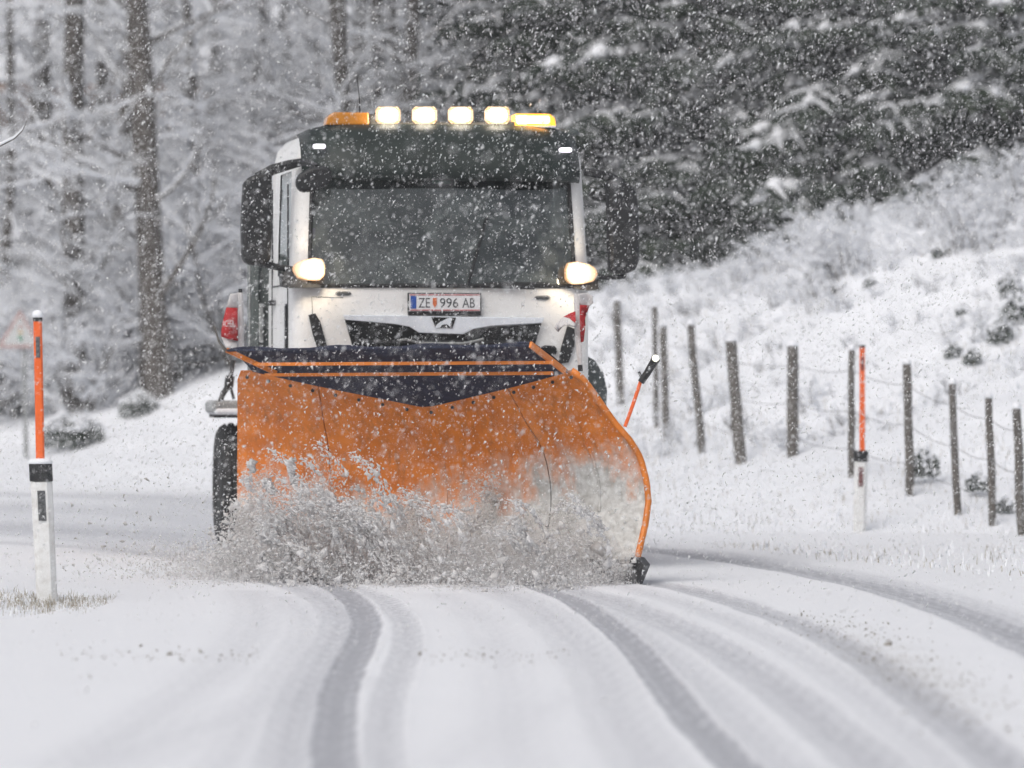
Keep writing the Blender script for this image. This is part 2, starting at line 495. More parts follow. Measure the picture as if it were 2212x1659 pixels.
def ground_z(x, y):
    x = np.atleast_1d(np.asarray(x, float)); y = np.atleast_1d(np.asarray(y, float))
    out = np.zeros(x.shape)
    xf, yf, of = x.ravel(), y.ravel(), out.ravel()
    for i in range(0, len(xf), 20000):
        d = np.sqrt((xf[i:i + 20000, None] - CPA[None, :, 0]) ** 2 + (yf[i:i + 20000, None] - CPA[None, :, 1]) ** 2 + .4)
        of[i:i + 20000] = d @ _w[:len(cp)] + _w[len(cp)] + xf[i:i + 20000] * _w[-2] + yf[i:i + 20000] * _w[-1]
    z = of.reshape(x.shape)
    return z
def gz(x, y): return float(ground_z([x], [y])[0])

def wob(x, y, s, seed):
    """cheap smooth value noise from summed sines"""
    r = np.random.default_rng(seed)
    z = np.zeros_like(x)
    for k in range(9):
        a = r.uniform(0, 2 * math.pi); f = s * r.uniform(.5, 2.4); ph = r.uniform(0, 6.28)
        z += np.sin((x * math.cos(a) + y * math.sin(a)) * f + ph + 1.3 * np.sin((x * math.sin(a) - y * math.cos(a)) * f * .6 + ph * 2)) / (f / s)
    return z / 6.0

def grid(xs, ys):
    X, Y = np.meshgrid(xs, ys)
    nx, ny = len(xs), len(ys)
    idx = np.arange(nx * ny).reshape(ny, nx)
    Fc = np.stack([idx[:-1, :-1], idx[:-1, 1:], idx[1:, 1:], idx[1:, :-1]], -1).reshape(-1, 4)
    return X, Y, Fc

xs = np.concatenate([np.linspace(-420, -30, 14), np.linspace(-28, -10, 19), np.arange(-9.6, 11.4, .16), np.linspace(12, 30, 19), np.linspace(34, 420, 14)])
ys = np.concatenate([np.linspace(-60, 4, 9), np.linspace(8, 40, 40), np.arange(40.4, 82, .2), np.linspace(83, 130, 48), np.linspace(135, 620, 30)])
X, Y, Fc = grid(xs, ys)
Z = ground_z(X, Y)
Z = np.where(np.abs(Y) > 330, np.maximum(Z, 62), Z)
bank = np.clip((Z - .12) / .6, 0, 1)
Z = Z + bank * (.20 * wob(X, Y, 1.1, 3) + .09 * wob(X, Y, 3.2, 8) + .04 * wob(X, Y, 6.5, 4))
# little verge under the left marker post
POST_L = G(98, 1300)
verge = np.exp(-(((X - (POST_L.x - .75)) / .85) ** 2 + ((Y - POST_L.y) / 2.6) ** 2) ** 2)
Z = Z + .08 * verge
g = np_mesh('ground', np.stack([X, Y, Z], -1).reshape(-1, 3), Fc, MATS['snow'], None, True)
tag(g, 'snow covered verge, banks and hillside', None, None, 'structure')

# road: snow sheet with pressed wheel tracks
def px_track(pts, w, strength, soft=.5, tread=0.0):
    q = [G(*p) for p in pts]
    poly = []
    for i in range(len(q) - 1):      # Catmull-Rom
        p0, p1, p2, p3 = q[max(i - 1, 0)], q[i], q[i + 1], q[min(i + 2, len(q) - 1)]
        for t in np.linspace(0, 1, 8, endpoint=False):
            poly.append(.5 * ((2 * p1) + (p2 - p0) * t + (2 * p0 - 5 * p1 + 4 * p2 - p3) * t * t + (3 * p1 - p0 - 3 * p2 + p3) * t ** 3))
    poly.append(q[-1])
    return (np.array([(p.x, p.y) for p in poly]), w, strength, soft, tread)
TR = [
    px_track([(722, 1760), (725, 1659), (724, 1570), (738, 1480), (768, 1410), (790, 1360), (788, 1325), (762, 1293), (700, 1262), (560, 1225)], .19, .95, .20),
    px_track([(610, 1760), (625, 1659), (640, 1570), (675, 1470), (722, 1390), (738, 1335), (708, 1297), (630, 1266), (500, 1235)], .26, .46, .6),
    px_track([(845, 1760), (835, 1659), (832, 1570), (850, 1480), (878, 1405), (882, 1355), (856, 1315), (800, 1282), (690, 1250)], .17, .60, .35, .8),
    px_track([(1690, 1760), (1600, 1659), (1505, 1560), (1432, 1470), (1375, 1400), (1322, 1350), (1258, 1308), (1180, 1276), (1060, 1245)], .19, .90, .20),
    px_track([(1480, 1760), (1415, 1659), (1345, 1550), (1298, 1450), (1235, 1370), (1160, 1312), (1040, 1268), (900, 1240)], .34, .32, .7),
    px_track([(1800, 1760), (1700, 1659), (1590, 1550), (1500, 1460), (1420, 1395), (1350, 1345), (1270, 1305), (1200, 1280)], .26, .36, .7),
    px_track([(2010, 1760), (1900, 1659), (1760, 1545), (1640, 1455), (1520, 1380), (1400, 1325), (1290, 1288), (1180, 1262)], .30, .52, .5),
    px_track([(2300, 1760), (2180, 1659), (2060, 1560), (1945, 1475), (1850, 1410), (1730, 1350), (1590, 1300), (1440, 1266), (1300, 1246)], .26, .64, .45),
    px_track([(4300, 2400), (3300, 1900), (2700, 1600), (2330, 1440), (2212, 1385), (2090, 1330), (1950, 1283), (1800, 1248), (1620, 1215), (1450, 1192), (1300, 1176)], .36, .80, .4),
    px_track([(4300, 2300), (3300, 1820), (2700, 1550), (2330, 1400), (2212, 1350), (2090, 1305), (1950, 1265), (1800, 1235), (1620, 1205), (1450, 1186)], .34, .40, .7),
    px_track([(200, 1659), (380, 1590), (600, 1515), (760, 1465)], .45, .18, .9),
    px_track([(950, 1659), (1060, 1590), (1200, 1520), (1300, 1480)], .30, .12, 1.0),
    px_track([(130, 1700), (250, 1600), (400, 1500), (500, 1420), (560, 1330), (540, 1280)], .30, .20, .9),
    px_track([(1150, 1700), (1110, 1600), (1100, 1500), (1085, 1400), (1040, 1330), (960, 1285)], .30, .16, .9),
    px_track([(2090, 1700), (2010, 1620), (1900, 1530), (1790, 1450), (1660, 1375), (1500, 1310), (1350, 1270)], .24, .30, .8),
    px_track([(460, 1700), (520, 1600), (590, 1480), (650, 1390), (660, 1330), (610, 1290)], .22, .22, .8),
    px_track([(-300, 1092), (0, 1096), (200, 1100), (400, 1112), (600, 1140)], 4.5, .42, .7),
    px_track([(-300, 1130), (0, 1138), (200, 1146), (400, 1160), (560, 1190)], 2.6, .55, .6),
    px_track([(-300, 1065), (0, 1068), (200, 1070), (450, 1080), (600, 1095)], 2.2, .50, .6),
    px_track([(-300, 1160), (0, 1172), (200, 1185), (400, 1205), (520, 1228)], .40, .50, .8),
]
xs = np.concatenate([np.linspace(-18, -4.2, 60), np.arange(-4.0, -2.3, .04), np.arange(-2.3, 4.4, .016), np.arange(4.4, 5.3, .05), np.linspace(5.4, 14, 30)])
ys = np.concatenate([np.linspace(3, 17, 20), np.arange(17.2, 42, .09), np.arange(42.1, 69, .22)])
X, Y, Fc = grid(xs, ys)
T = np.zeros_like(X); D_ = np.zeros_like(X); RG = np.zeros_like(X)
wx = X + .012 * wob(X, Y, 7, 11); wy = Y
for (poly, w, st, soft, tread) in TR:
    a, b = poly[:-1], poly[1:]
    pad = w * 1.6 + .1
    m = (X > poly[:, 0].min() - pad) & (X < poly[:, 0].max() + pad) & (Y > poly[:, 1].min() - pad) & (Y < poly[:, 1].max() + pad)
    x, y = wx[m], wy[m]
    best = np.full(x.shape, 9.0); run = np.zeros(x.shape); acc = 0.0
    for i in range(len(a)):
        v = b[i] - a[i]; L2 = (v * v).sum() + 1e-12
        t = np.clip(((x - a[i, 0]) * v[0] + (y - a[i, 1]) * v[1]) / L2, 0, 1)
        d = np.hypot(x - a[i, 0] - t * v[0], y - a[i, 1] - t * v[1])
        cl = d < best
        best = np.where(cl, d, best); run = np.where(cl, acc + t * math.sqrt(L2), run); acc += math.sqrt(L2)
    hw = w * .5
    k = np.clip((hw * (1 + soft) - best) / (hw * 2 * soft + .01), 0, 1); k = k * k * (3 - 2 * k)
    k = k * st * (1 + .16 * np.sin(best / hw * 9)) * (1 - .13 * np.sin(run * 60 + best * 70))
    RG[m] = np.maximum(RG[m], st * np.exp(-((best - hw * 1.12) / .022) ** 2))
    if tread: k = k * (1 - tread * (.5 + .5 * np.sin(run * 42 + best * 50)) * .8)
    T[m] = np.maximum(T[m], k) + .25 * np.minimum(T[m], k)
T = np.clip(T + .035 * np.clip(wob(X, Y, 2.0, 21), 0, 1), 0, 1)
dpoly = TR[7][0]
for q in dpoly[::3]:
    r = np.exp(-(((X - q[0] - .12) / .22) ** 2 + ((Y - q[1]) / .5) ** 2))
    if 22.5 < q[1] < 32: D_ = np.maximum(D_, r * math.exp(-((q[1] - 27) / 3.2) ** 2))
Zr = .012 * wob(X, Y, 1.1, 5) + .006 * wob(X, Y, 5, 6) - .014 * T + .006 * RG * (1 - T)
# the sheet dives under the verge
Zr = Zr - .10 * np.exp(-(((X - (POST_L.x - .75)) / .8) ** 2 + ((Y - POST_L.y) / 2.4) ** 2) ** 2)
road = np_mesh('road', np.stack([X, Y, Zr], -1).reshape(-1, 3), Fc, MATS['road_snow'], None, True, {'track': T.ravel(), 'dirt': D_.ravel()})
tag(road, 'snow covered road with grey curving tyre tracks', None, None, 'structure')

# ------------------------------------------------------------------ truck
TR_LOC = Vector((-.52, 40.0, 0.0))
TR_YAW = R(8)
_c, _s = math.cos(TR_YAW), math.sin(TR_YAW)
def TL(px, py, yl=0.0):
    """photograph pixel on the truck's own cross plane y = yl -> truck coordinates"""
    k, q = (px - CX) / F, (HY - py) / F
    # ly = -s*dx + c*dy with dx = k t - Tx, dy = t - Ty
    t = (yl - _s * TR_LOC.x + _c * TR_LOC.y) / (-_s * k + _c)
    dx, dy = k * t - TR_LOC.x, t - TR_LOC.y
    return Vector((_c * dx + _s * dy, yl, EYE + q * t))
truck = tag(empty('plough_truck', TR_LOC, TR_YAW), 'white truck cab with lit roof lamps behind the orange snow plough', 'truck')

NF = 9
def cab_ring(z, w, f, r=.12, back=2.0, bulge=.06, inset=0.0):
    w -= inset; f += inset; back -= inset
    a = w - r
    pts = []
    for i in range(NF):
        x = -a + 2 * a * i / (NF - 1)
        pts.append((x, f - bulge * (1 - (x / a) ** 2), z))
    for i in range(1, 5):
        q = math.pi / 2 * i / 5
        pts.append((a + r * math.sin(q), f + r * (1 - math.cos(q)), z))
    sy = [f + r, f + .34, f + 1.22, back - .05]
    pts += [(w, y, z) for y in sy]
    pts += [(w - .05, back, z), (-w + .05, back, z)]
    pts += [(-w, y, z) for y in reversed(sy)]
    for i in range(4, 0, -1):
        q = math.pi / 2 * i / 5
        pts.append((-a - r * math.sin(q), f + r * (1 - math.cos(q)), z))
    return pts
LEV = [(1.02, 1.09, .03), (1.08, 1.12, .0), (1.5, 1.12, .0), (1.9, 1.12, .0), (2.13, 1.12, .0), (2.22, 1.117, .012), (2.55, 1.105, .055), (3.0, 1.085, .115),
       (3.08, 1.08, .125), (3.2, 1.05, .16), (3.27, .99, .22), (3.31, .90, .32)]
def cab_shell(inset, mat, name, glassed=True):
    rings = [cab_ring(z, w, f, inset=inset) for (z, w, f) in LEV]
    n = len(rings[0])
    v = [p for r in rings for p in r]
    f = []
    seg_R = NF - 1 + 4 + 2      # segment of the right door window
    seg_L = n - 4 - 2 - 1       # and of the left one
    for i in range(len(rings) - 1):
        for j in range(n):
            if 4 <= i <= 6 and j < NF - 1: continue
            if 5 <= i <= 6 and j in (seg_R, n - 4 - 3): continue
            a, b = i * n + j, i * n + (j + 1) % n
            f.append((a, b, b + n, a + n))
    f.append(tuple(range(n - 1, -1, -1)))
    f.append(tuple(range((len(rings) - 1) * n, len(rings) * n)))
    o = mesh(name, v, f, mat, truck, False)
    return rings, seg_R, n - 4 - 3
rings, sR, sL = cab_shell(0, MATS['white_paint'], 'cab_shell')
me = bpy.data.objects['cab_shell'].data
me.polygons.foreach_set('use_smooth', np.array([len(p.vertices) == 4 for p in me.polygons]))
es = bpy.data.objects['cab_shell'].modifiers.new('split', 'EDGE_SPLIT'); es.split_angle = R(35)
cab_shell(.05, MATS['cab_interior'], 'cab_lining')
# windscreen and door panes fill the openings
v, f = [], []
for i in range(4, 8):
    v += [(p[0], p[1] + .008, p[2]) for p in rings[i][:NF]]
for i in range(3):
    for j in range(NF - 1):
        a = i * NF + j
        f.append((a, a + 1, a + 1 + NF, a + NF))
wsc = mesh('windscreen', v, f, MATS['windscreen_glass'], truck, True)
for j in (sR, sL):
    v = []
    n = len(rings[0])
    for i in (5, 6, 7):
        for q in (j, (j + 1) % n):
            p = rings[i][q]; v.append((p[0] * .994, p[1], p[2]))
    mesh('door_window', v, [(0, 1, 3, 2), (2, 3, 5, 4)], MATS['side_glass'], truck)
# black rubber seal round the windscreen
m = MB()
for i in (4, 7):
    m.tube([(p[0], p[1] - .006, p[2]) for p in rings[i][:NF]], .016, 6)
for j in (0, NF - 1):
    m.tube([(rings[i][j][0], rings[i][j][1] - .006, rings[i][j][2]) for i in range(4, 8)], .016, 6)
m.build('windscreen_seal', MATS['black_plastic'], truck)
# wiper blade lying across the pane, seen in the photograph as the slanting dark line
a, b = TL(1052, 470, .0), TL(1008, 618, .0)
def ws_y(z): return (z - 2.13) / .87 * .115 - .075
m = MB()
m.tube([(a.x, ws_y(a.z), a.z), (b.x, ws_y(b.z), b.z)], .011, 5)
m.tube([(b.x, ws_y(b.z), b.z), (b.x + .5, -.08, 2.115)], .012, 5)
wp = m.build('wiper', MATS['black_plastic'], truck)
MB().tube([(b.x - .52, -.03, 2.135), (b.x + .62, -.03, 2.14)], .022, 6).build('wiper_cowl', MATS['black_plastic'], truck)
# cab furniture behind the glass
m = MB().rbox(-1.0, 1.0, .12, .55, 1.75, 2.12, .05)
m.rbox(.22, .88, .18, .5, 2.1, 2.2, .04)
m.build('dashboard', MATS['cab_interior'], truck)
for sx in (-.55, .55):
    m = MB().rbox(sx - .27, sx + .27, 1.2, 1.36, 1.7, 2.55, .06)
    st = m.build('seat', MATS['cab_interior'], truck)
    MB().rbox(sx - .14, sx + .14, 1.2, 1.3, 2.58, 2.78, .04).build('headrest', MATS['cab_interior'], st)
ring = [(.55 + .22 * math.cos(q), .62 - .09 * math.sin(q), 2.22 + .15 * math.sin(q)) for q in np.linspace(0, 2 * math.pi, 20)]
MB().tube(ring, .017, 6).build('steering_wheel', MATS['black_plastic'], truck)
p0 = TL(676, 508, .03)
MB().box(p0.x - .026, p0.x + .026, .10, .104, p0.z - .055, p0.z + .055).build('sticker', MATS['lilac_paper'], truck)
p0 = TL(957, 388, .03)
MB().rbox(p0.x - .07, p0.x + .07, .10, .13, p0.z - .03, p0.z + .035, .01).build('toll_box', MATS['mint_plastic'], truck)

# smoked sun visor across the top
v, f = [], []
prof = [(2.93, -.115), (2.95, -.14), (3.0, -.145), (3.1, -.10), (3.2, -.03), (3.28, .06), (3.325, .18), (3.335, .30)]
xs_ = np.linspace(-1.035, 1.035, 25)
for (z, y) in prof:
    for x in xs_:
        e = abs(x) / 1.035
        v.append((x, y + .22 * e ** 7, 2.93 + (z - 2.93) * (1 - .16 * e ** 10) - .01 * e ** 2))
nx = len(xs_)
for i in range(len(prof) - 1):
    for j in range(nx - 1):
        a = i * nx + j
        f.append((a, a + 1, a + 1 + nx, a + nx))
vis = mesh('sun_visor', v, f, MATS['smoked_visor'], truck, True)
sm = vis.modifiers.new('solid', 'SOLIDIFY'); sm.thickness = .02; sm.offset = 1
for (px, py) in ((690, 316), (1222, 324)):
    p0 = TL(px, py, -.06)
    m = MB().rbox(p0.x - .045, p0.x + .045, -.125 + (p0.z - 3.08) * .5, .0, p0.z - .017, p0.z + .017, .008)
    m.build('marker_lamp', MATS['marker_lit'], truck)

# headlamps high on the front corners
def px_poly(pts, yl): return [(q.x, q.z) for q in (TL(a, b, yl) for a, b in pts)]
for side, hous, lens, bulb in (
        (-1, [(606, 590), (632, 582), (640, 604), (668, 612), (690, 615), (690, 622), (625, 622), (608, 618)],
         [(630, 586), (634, 572), (650, 563), (676, 557), (696, 560), (701, 575), (700, 596), (688, 607), (664, 606), (640, 600)], (675, 581)),
        (1, [(1228, 612), (1250, 612), (1290, 600), (1290, 626), (1270, 628), (1240, 624)],
         [(1289, 594), (1285, 580), (1270, 571), (1244, 565), (1224, 568), (1219, 583), (1220, 604), (1232, 615), (1256, 614), (1280, 608)], (1247, 589))):
    hl = MB().prism(px_poly(hous, -.02), 'y', -.085, .12).build('headlight', MATS['black_plastic'], truck)
    MB().prism(px_poly(lens, -.05), 'y', -.125, -.02).build('lens', MATS['lamp_glow'], hl, bevel=.015)
    c = TL(*bulb, -.1)
    MB().lathe([(-.150, .010), (-.147, .034), (-.138, .050), (-.12, .060)], 20, 'y', (c.x, 0, c.z)).build('bulb', MATS['lamp_warm'], hl, True)
    L = bpy.data.lights.new('headlight_beam', 'SPOT'); L.spot_size = R(150); L.spot_blend = 1.0; L.energy = 12; L.color = (1, .80, .55); L.shadow_soft_size = .06
    lo = bpy.data.objects.new('headlight_beam', L); COL.objects.link(lo); lo.parent = hl; lo.location = (c.x, -.20, c.z); lo.rotation_euler = (R(84), 0, 0)

# front panel pieces
for (px, py) in ((743, 634), (1172, 643)):
    c = TL(px, py, -.05)
    fy = -.06 * (1 - min(1, c.x ** 2))
    q = MB().rbox(c.x - .062, c.x + .062, fy - .012, fy + .03, c.z - .018, c.z + .018, .012).build('side_repeater', MATS['grey_steel'], truck)
    MB().rbox(c.x - .052, c.x + .052, fy - .018, fy - .008, c.z - .009, c.z + .009, .006).build('lens', MATS['reflector_dark'], q)
gr = MB().prism(px_poly([(745, 689), (900, 706), (1010, 712), (1170, 698), (1148, 770), (1130, 860), (790, 860), (768, 770)], -.07), 'y', -.068, .02).build('grille', MATS['black_gloss'], truck)
for k in range(4):
    y0 = 738 + 22 * k
    a, b = TL(775 + 3 * k, y0, -.07), TL(1142 - 3 * k, y0 + 3, -.07)
    MB().box(a.x, b.x, -.088, -.066, a.z - .012, a.z + .012).build('grille_slat', MATS['black_plastic'], gr)
a = [TL(x, y, -.085) for (x, y) in ((860, 735), (880, 733), (905, 741), (1000, 742), (1025, 737), (1045, 732))]
MB().tube([tuple(p) for p in a], .010, 6).build('grille_wire', MATS['grey_steel'], gr)
tr_ = MB().prism(px_poly([(741, 680), (850, 681), (1000, 684), (1176, 686), (1170, 698), (1060, 704), (1022, 711), (1000, 722), (905, 719), (884, 706), (850, 700), (747, 691)], -.08), 'y', -.092, -.05)
tr_.build('front_trim', MATS['chrome_trim'], truck, bevel=.006)
em = MB().prism(px_poly([(932, 685), (985, 686), (977, 709), (940, 708)], -.095), 'y', -.098, -.09).build('emblem', MATS['black_gloss'], truck)
def zp(x, y): return (864 + x * .0872, 620.7 + y * .0872)
lion = [zp(*q) for q in ((868, 985), (930, 905), (1010, 850), (1110, 800), (1170, 765), (1250, 752), (1300, 775), (1285, 820), (1262, 850), (1275, 880), (1245, 905), (1262, 960), (1225, 975), (1195, 935), (1150, 915), (1085, 918), (1030, 940), (1012, 985), (960, 1000), (900, 1008))]
MB().prism(px_poly(lion, -.1), 'y', -.103, -.097).build('lion_badge', MATS['chrome_trim'], em)
for poly in ([(667, 680), (681, 677), (692, 695), (707, 750), (686, 752), (676, 722)],
             [(1226, 704), (1243, 711), (1241, 748), (1228, 783), (1206, 787), (1212, 752)]):
    MB().prism(px_poly(poly, -.03), 'y', -.032, .03).build('air_slot', MATS['black_plastic'], truck)
for poly in ([(1168, 750), (1176, 746), (1197, 747), (1204, 756), (1200, 766), (1170, 764)],):
    MB().prism(px_poly(poly, -.03), 'y', -.042, .03).build('fog_lamp', MATS['black_gloss'], truck)
# panel seams
for poly in ([(674, 641), (676, 688)], [(675, 641), (741, 643)], [(1282, 640), (1246, 652), (1245, 625)]):
    q = [TL(x, y, -.02) for x, y in poly]
    MB().tube([(p.x, -.06 * (1 - min(1, p.x ** 2)) + .0, p.z) for p in q], .004, 4).build('panel_seam', MATS['grey_steel'], truck)

# registration plate
def text_mesh(name, body, box, y, mat, parent, flip=False):
    cu = bpy.data.curves.new(name, 'FONT')
    cu.body = body; cu.extrude = 0.0; cu.resolution_u = 3
    o = bpy.data.objects.new(name, cu); COL.objects.link(o)
    dg = bpy.context.evaluated_depsgraph_get()
    me = bpy.data.meshes.new_from_object(o.evaluated_get(dg))
    bpy.data.objects.remove(o); bpy.data.curves.remove(cu)
    V = np.empty(len(me.vertices) * 3, np.float32); me.vertices.foreach_get('co', V); V = V.reshape(-1, 3)
    lo, hi = V.min(0), V.max(0)
    x0, x1, z0, z1 = box
    W = np.stack([x0 + (V[:, 0] - lo[0]) / (hi[0] - lo[0]) * (x1 - x0), np.full(len(V), y), z0 + (V[:, 1] - lo[1]) / (hi[1] - lo[1]) * (z1 - z0)], -1)
    me.vertices.foreach_set('co', W.astype(np.float32).ravel()); me.update()
    me.name = name
    me.materials.clear()
    o = link(name, me, mat, parent)
    s_ = o.modifiers.new('solid', 'SOLIDIFY'); s_.thickness = .003
    return o
a, b = TL(884, 672, -.1), TL(1037, 635, -.1)
x0, x1, z0, z1 = a.x, b.x, a.z, b.z
pl = MB().box(x0, x1, -.104, -.06, z0, z1).build('registration_plate', MATS['plate_white'], truck)
MB().box(x0 - .008, x1 + .008, -.096, -.058, z0 - .03, z1 + .008).build('plate_holder', MATS['black_plastic'], pl)
xw = x1 - x0
def fx(px): return x0 + (px - 884) / 153 * xw
zh = z1 - z0
MB().box(x0 + .004, x1 - .004, -.107, -.1035, z1 - .011, z1 - .004).build('red_line', MATS['plate_red'], pl)
MB().box(x0 + .004, x1 - .004, -.107, -.1035, z0 + .004, z0 + .011).build('red_line', MATS['plate_red'], pl)
MB().box(fx(886.6), fx(899), -.107, -.1035, z0 + .018, z1 - .016).build('blue_band', MATS['plate_blue'], pl)
tz0, tz1 = z0 + zh * .20, z0 + zh * .76
text_mesh('letters', 'ZE', (fx(904), fx(928.5), tz0, tz1), -.1062, MATS['plate_ink'], pl)
text_mesh('digits', '996', (fx(950), fx(989.6), tz0, tz1), -.1062, MATS['plate_ink'], pl)
text_mesh('letters', 'AB', (fx(998.5), fx(1025.5), tz0, tz1), -.1062, MATS['plate_ink'], pl)
sh = [(fx(934.6), tz1), (fx(943.4), tz1), (fx(943.4), tz0 + zh * .2), (fx(939), tz0), (fx(934.6), tz0 + zh * .2)]
MB().prism(sh, 'y', -.1085, -.1035).build('shield', MATS['shield_orange'], pl)

# mirrors
def mirror(name, pts, yl, depth, mat='black_plastic'):
    poly = px_poly(pts, yl)
    return MB().prism(poly, 'y', yl, yl + depth).build(name, MATS[mat], truck, bevel=.03)
mr = mirror('mirror', [(524, 560), (522, 480), (527, 398), (535, 384), (560, 374), (588, 372), (588, 480), (586, 562), (570, 574), (536, 572)], .06, .16)
MB().tube([tuple(TL(555, 384, .14)), tuple(TL(590, 366, .12)), tuple(TL(625, 356, .10)), tuple(TL(652, 350, .10))], [.040, .042, .038, .03], 8).build('arm', MATS['black_plastic'], mr)
MB().tube([tuple(TL(560, 568, .14)), tuple(TL(600, 577, .12)), tuple(TL(640, 584, .10))], .026, 8).build('arm', MATS['black_plastic'], mr)
mr = mirror('mirror', [(1318, 588), (1315, 480), (1313, 388), (1340, 388), (1362, 396), (1376, 414), (1381, 450), (1383, 560), (1374, 584), (1350, 592)], .06, .16)
MB().tube([tuple(TL(1262, 371, .12)), tuple(TL(1290, 375, .12)), tuple(TL(1318, 382, .13)), tuple(TL(1345, 394, .14))], [.03, .034, .034, .03], 8).build('arm', MATS['black_plastic'], mr)
MB().tube([tuple(TL(1275, 594, .10)), tuple(TL(1310, 600, .12)), tuple(TL(1350, 597, .14))], .018, 8).build('arm', MATS['black_plastic'], mr)
km = mirror('kerb_mirror', [(640, 392), (648, 374), (676, 360), (700, 358), (716, 364), (720, 384), (708, 402), (680, 412), (656, 416), (644, 408)], -.34, .14)
MB().tube([tuple(TL(652, 352, -.02)), tuple(TL(668, 352, -.16)), tuple(TL(684, 362, -.26))], .026, 8).build('arm', MATS['black_plastic'], km)

# door seams and steps on the visible side
m = MB()
for y in (.38, 1.62): m.box(-1.127, -1.115, y, y + .012, 1.1, 2.9)
m.box(-1.127, -1.115, .38, 1.62, 2.14, 2.15)
m.build('door_seam', MATS['black_plastic'], truck)
MB().rbox(-1.165, -1.11, 1.36, 1.56, 2.0, 2.04, .01).build('door_handle', MATS['black_plastic'], truck)
q = TL(599, 672, .42)
MB().rbox(-1.14, -1.10, .40, .52, 1.62, 2.0, .02).build('side_lamp', MATS['black_gloss'], truck)
MB().rbox(-1.135, 1.135, .25, 1.3, .62, 1.0, .05).build('step_box', MATS['black_plastic'], truck)

# bumper, chassis, headboard, gritting hopper
MB().rbox(-1.12, 1.12, .06, .55, .5, 1.0, .06).build('bumper', MATS['dark_steel'], truck)
m = MB()
for sx in (-.42, .42): m.box(sx - .05, sx + .05, .5, 6.6, .78, 1.02)
for y in (1.4, 3.2, 5.0, 6.4): m.box(-.37, .37, y, y + .12, .8, .98)
m.build('chassis', MATS['dark_steel'], truck)
hb = MB().rbox(-1.25, 1.25, 2.12, 2.36, .9, 2.42, .02).build('headboard', MATS['body_grey'], truck)
for sx in (-1.21, -1.06, -.9, 1.1): MB().rbox(sx - .03, sx + .03, 2.07, 2.12, .95, 2.38, .01).build('rib', MATS['body_grey'], hb)
MB().tube([(-1.165, 2.085, 1.72), (-1.165, 2.085, 2.02)], .022, 8).build('steel_pipe', MATS['grey_steel'], hb)
MB().tube([(-1.165, 2.085, 1.40), (-1.165, 2.085, 1.70)], .016, 8).build('steel_pipe', MATS['grey_steel'], hb)
MB().tube([(-1.255, 2.10, .95), (-1.255, 2.10, 2.40)], .008, 6).build('edge_strip', MATS['grey_steel'], hb)
m = MB()
m.loft([[(-.35, 2.5, 1.05), (.35, 2.5, 1.05), (.35, 5.9, 1.05), (-.35, 5.9, 1.05)],
        [(-.88, 2.45, 1.9), (.88, 2.45, 1.9), (.88, 6.0, 1.9), (-.88, 6.0, 1.9)],
        [(-.88, 2.45, 2.3), (.88, 2.45, 2.3), (.88, 6.0, 2.3), (-.88, 6.0, 2.3)]])
m.build('grit_hopper', MATS['orange_paint'], truck)

# wheels
def wheel(x, y, w, rz=0.0, r=.53):
    wo = empty('wheel', (x, y, r)); wo.parent = truck; wo.rotation_euler = (0, 0, rz)
    h = w / 2
    prof = [(-h + .02, .29), (-h, .33), (-h, .46), (-h + .025, r - .03), (-h + .06, r - .006), (-h + .07, r - .006), (-h + .075, r - .026), (-h + .095, r - .026), (-h + .10, r),
            (-.02, r), (-.015, r - .022), (.015, r - .022), (.02, r), (h - .10, r), (h - .095, r - .026), (h - .075, r - .026), (h - .07, r - .006), (h - .06, r - .006),
            (h - .025, r - .03), (h, .46), (h, .33), (h - .02, .29)]
    MB().lathe(prof, 40, 'x').build('tyre', MATS['tyre_rubber'], wo)
    MB().lathe([(-h + .03, .02), (-h + .06, .14), (-h + .05, .2), (-h + .02, .29), (h - .02, .29), (h - .06, .2), (h - .03, .02)], 28, 'x').build('rim', MATS['grey_steel'], wo)
    return wo
wheel(-1.05, 1.45, .32, R(10)); wheel(1.05, 1.45, .32, R(10))
for sx in (-1, 1):
    wheel(sx * 1.11, 5.0, .31); wheel(sx * .77, 5.0, .29)
# mudguards
def guard(x0, x1, yc, r0, r1, a0, a1, name, mat):
    m = MB(); rings = []
    for q in np.linspace(a0, a1, 14):
        cy, cz = math.cos(q), math.sin(q)
        rings.append([(x0, yc + r0 * cy, .53 + r0 * cz), (x1, yc + r0 * cy, .53 + r0 * cz), (x1, yc + r1 * cy, .53 + r1 * cz), (x0, yc + r1 * cy, .53 + r1 * cz)])
    m.loft(rings)
    return m.build(name, mat, truck)
for sx in (-1, 1):
    a, b = sorted((sx * .98, sx * 1.30))
    guard(a, b, 1.45, .62, .66, R(15), R(165), 'front_mudguard', MATS['black_plastic'])
    a, b = sorted((sx * .62, sx * 1.31))
    g_ = guard(a, b, 5.0, .62, .69, R(68), R(112), 'rear_mudguard', MATS['black_plastic'])
# flared wing seen beyond the cab's far corner
m = MB(); rr = []
for (z, x) in ((1.15, 1.40), (1.35, 1.41), (1.48, 1.38), (1.58, 1.31), (1.64, 1.20)):
    rr.append([(1.05, 1.0, z), (x, 1.0, z), (x, 1.95, z), (1.05, 1.95, z)])
m.loft(rr).build('wing_flare', MATS['body_grey'], truck, bevel=.03)
